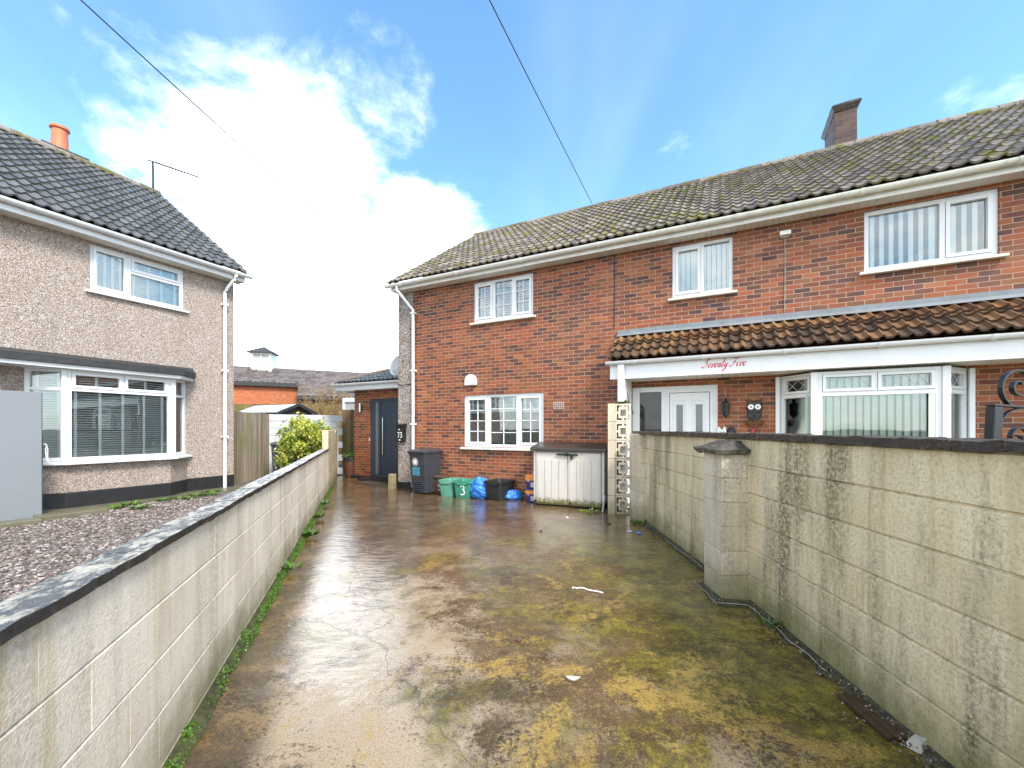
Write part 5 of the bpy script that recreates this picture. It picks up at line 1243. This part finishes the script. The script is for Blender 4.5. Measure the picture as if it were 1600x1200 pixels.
# dry shrubs in front of the school
def dry(x,y,z,w,h,n,seed,label):
    t=thing('dry_shrub',label,'shrub',(x,y,z),0,'dry shrubs at the back')
    rd=random.Random(seed); mb=MB(); tips=[]
    for i in range(n):
        a=rd.uniform(0,6.28); r=w*rd.random()**.6; p=Vector((.25*r*math.cos(a),.25*r*math.sin(a),0)); d=Vector((r*math.cos(a),r*math.sin(a)*.6,h*rd.uniform(.55,1.05)))
        m_=p+d*.5+Vector((rd.gauss(0,.12),rd.gauss(0,.12),.1)); q=p+d; mb.tube([p,m_,q],[.014,.009,.003],4)
        for k in range(4):
            b=m_.lerp(q,rd.uniform(.1,.95)); e=b+Vector((rd.gauss(0,.22),rd.gauss(0,.2),rd.uniform(.05,.38))); mb.tube([b,e],[.006,.002],3); tips+= [b.lerp(e,.4),b.lerp(e,.8),e]
    obj('twigs',mb,M['twig_dry'],t)
    mb=MB(); leaf_cloud(mb,tips,n*26,.042,rd,.07); obj('leaves',mb,M['twig_dry'],t)
dry(-9.8,19.6,.3,1.3,2.6,60,5,'low dry brown shrub in front of the left end of the orange brick wall'); dry(-8.2,19.3,.3,1.5,3.35,85,6,'tallest dry brown shrub before the end of the orange wall'); dry(-6.8,19.0,.3,1.1,2.5,60,7,'thin dry brown shrub behind the ridge of the pale shed'); dry(-6.0,18.2,.3,.9,2.0,50,8,'dry brown shrub next to the white glazed outbuilding')
# school building with a louvred cupola

AS=math.atan2(.421,.907)
t=thing('school_building','long low building with brown tiled roof and orange brick wall far behind','building',(-24.47,20.83,0),AS)
tile_roof('roof',t,M['tile_far'],0,12.3,2.6,4.50,6.4,5.9,cover=.34,gauge=.42,amp=.05,seed=51)
tile_roof('roof',t,M['tile_far'],12.3,36,-.1,3.52,6.4,5.9,cover=.34,gauge=.42,amp=.05,seed=52)
mb=MB(); mb.quad((0,6.4,5.88),(36,6.4,5.88),(36,13,3.5),(0,13,3.5)); obj('rear_roof',mb,M['tile_far'],t)
mb=MB(); ridge_tiles(mb,0,36,6.4,5.87,r=.13); obj('ridge',mb,M['tile_far'],t)
mb=MB(); mb.box(0,12.2,2.84,12.5,0,4.32); obj('wall',mb,M['brick_far'],t)
mb=MB(); mb.box(12.25,35.5,.5,12.4,0,3.4); obj('wall',mb,M['brick_dark'],t)
mb=MB(); mb.box(0,12.32,2.56,2.60,4.26,4.52); mb.box(0,12.3,2.601,2.838,4.30,4.33); mb.prism([(2.6,4.30),(2.6,4.50),(.0,3.55),(-.1,3.40)],'x',12.26,12.299); mb.box(12.3,36,-.14,-.10,3.30,3.54); obj('fascia',mb,M['black_felt'],t)
cu=thing('roof_cupola','white louvred roof cupola with a grey pyramid cap on the far ridge','cupola',(-24.47-2.694+.907*9.88,20.83+5.805+.421*9.88,5.5),AS-R_(12))
mb=MB(); mb.plate(-.66,.66,.2,1.48,[(-.5,.72,-.03,1.32),(.03,.72,.5,1.32)],-.66,-.58); mb.quad((.66,-.66,.2),(.66,.66,.2),(.66,.66,1.48),(.66,-.66,1.48)); mb.quad((-.66,.66,.2),(-.66,-.66,.2),(-.66,-.66,1.48),(-.66,.66,1.48)); mb.quad((.66,.66,.2),(-.66,.66,.2),(-.66,.66,1.48),(.66,.66,1.48)); mb.frustum(1.5,1.5,1.33,1.33,.0,.3,cap1=False); obj('body',mb,M['white_plastic'],cu)
mb=MB(); mb.quad((-.55,-.56,.65),(.55,-.56,.65),(.55,-.56,1.38),(-.55,-.56,1.38))
for xa in (-.5,.03):
    for i in range(7): mb.quad((xa,-.64,.74+i*.083),(xa+.47,-.64,.74+i*.083),(xa+.47,-.56,.80+i*.083),(xa,-.56,.80+i*.083))
obj('louvre',mb,M['white_plastic_old'],cu)
mb=MB(); mb.frustum(1.78,1.78,.04,.04,1.48,1.98); mb.box(-.89,.89,-.89,.89,1.43,1.478); obj('cap',mb,M['coping_rough'],cu)

# ================================================================== OVERHEAD WIRES
def wire(p0,p1,sag,label,r=.0085):
    mb=MB(); p0,p1=Vector(p0),Vector(p1); N=40
    mb.tube([p0.lerp(p1,i/N)-Vector((0,0,sag*4*(i/N)*(1-i/N))) for i in range(N+1)],r,5); return tag(obj('overhead_wire',mb,M['cable_black']),label,'wire')
wire((-7.93,0.0,8.95),(*H(-.05,-.2),5.0),.15,'thin wire sagging across the sky to the left eaves corner of the brick house')
wire((-4.2,-3.15,7.2),(*H(3.7,3.75),7.97),.10,'thin wire running steeply up from the ridge of the brick house')

# ================================================================== SKY AND SUN
w=bpy.data.worlds.new('World'); scene.world=w; w.use_nodes=True; nt=w.node_tree
for n in list(nt.nodes): nt.nodes.remove(n)
class WG(G):
    def __init__(s): s.t=nt; s._o=None
g=WG()
SE,SA=46,143      # elevation, compass from +Y clockwise
sky=g.n('TexSky',sky_type='NISHITA',sun_disc=False,sun_elevation=R_(SE),sun_rotation=R_(SA),air_density=1.0,dust_density=.6,ozone_density=2.0)
D=g.n('TexCoord').outputs['Generated']
x,y,z=g.sep(D)
blue=g.mix(1.0,sky.outputs[0],(SKYR,SKYG,SKYB),'MULTIPLY')
def dirv(px,py):
    v=Vector(((px-800)/655,1,(669-py)/655)).normalized(); return tuple(v)
def lobe(px,py,r_in,r_out):
    d=g.n('VectorMath',{0:D,1:dirv(px,py)},operation='DOT_PRODUCT').outputs['Value']
    return g.sst(d,math.cos(R_(r_out)),math.cos(R_(r_in)))
pz=g.ma('ADD',g.ma('ABSOLUTE',z),.28); P=g.comb(g.ma('DIVIDE',x,pz),g.ma('DIVIDE',y,pz),0.0)
n1=g.n('TexNoise',{'Vector':P,'Scale':3.4,'Detail':9.,'Roughness':.62,'Distortion':.35}).outputs['Fac']
n2=g.n('TexNoise',{'Vector':g.mapp(P,loc=(5,3,1)),'Scale':6.5,'Detail':8.,'Roughness':.65}).outputs['Fac']
cov=lobe(490,600,8,30)
for a in ((320,215,2,12,.46),(420,300,4,17,.75),(170,125,1,6,.30),(610,150,.5,8,.42),(1500,190,.5,4,.42),(1585,158,.5,3,.40),(640,470,6,18,.8),(240,370,2,9,.7)):
    l=lobe(*a[:4]); cov=g.ma('MAXIMUM',cov,g.ma('MULTIPLY',l,a[4]))
behind=g.sst(y,.25,-.35)
cov=g.ma('MAXIMUM',cov,g.ma('MULTIPLY',behind,.85))
low=g.ma('MULTIPLY',g.sst(z,.16,-.02),.75); cov=g.ma('MAXIMUM',cov,low)
nn=g.ma('ADD',g.ma('MULTIPLY',n1,.7),g.ma('MULTIPLY',n2,.3))
m=g.sst(g.ma('ADD',cov,g.ma('MULTIPLY',g.ma('SUBTRACT',nn,.5),2.6)),.24,1.2)
wisp=g.ma('MULTIPLY',g.sst(g.n('TexNoise',{'Vector':g.mapp(P,scale=(.9,.28,1),rot=(0,0,-.55),loc=(1.3,.4,0)),'Scale':2.2,'Detail':5.,'Roughness':.5}).outputs['Fac'],.45,.85),.10)
m=g.ma('MAXIMUM',m,wisp)
ccol=g.mix(g.sst(n2,.3,.7),(.86,.92,1.0),(1.0,1.0,1.0))
gl_=g.ma('MULTIPLY_ADD',lobe(470,520,4,26),CLO*.9,CLO); ccol=g.mix(1.0,ccol,g.comb(gl_,gl_,gl_),'MULTIPLY')
st=g.n('Mix',data_type='RGBA'); 
bg1=g.n('Background',{'Color':blue,'Strength':SKYS}); bg2=g.n('Background',{'Color':ccol,'Strength':1.0})
ms=g.n('MixShader',{0:m,1:bg1.outputs[0],2:bg2.outputs[0]}); o=g.n('OutputWorld',{0:ms.outputs[0]})
sl=bpy.data.lights.new('sun','SUN'); sl.energy=SUNE; sl.angle=R_(14); sl.color=(1,.95,.88)
so=bpy.data.objects.new('sun',sl); C.objects.link(so)
az=R_(SA); sd=Vector((math.sin(az)*math.cos(R_(SE)),math.cos(az)*math.cos(R_(SE)),math.sin(R_(SE))))
so.rotation_euler=sd.to_track_quat('Z','Y').to_euler(); so.location=(0,-5,12)
scene.view_settings.view_transform='Standard'; scene.view_settings.look='None'; scene.view_settings.gamma=1; scene.view_settings.exposure=EXPO
scene.render.engine='CYCLES'
scene.cycles.max_bounces=8; scene.cycles.transparent_max_bounces=12; scene.cycles.use_denoising=True
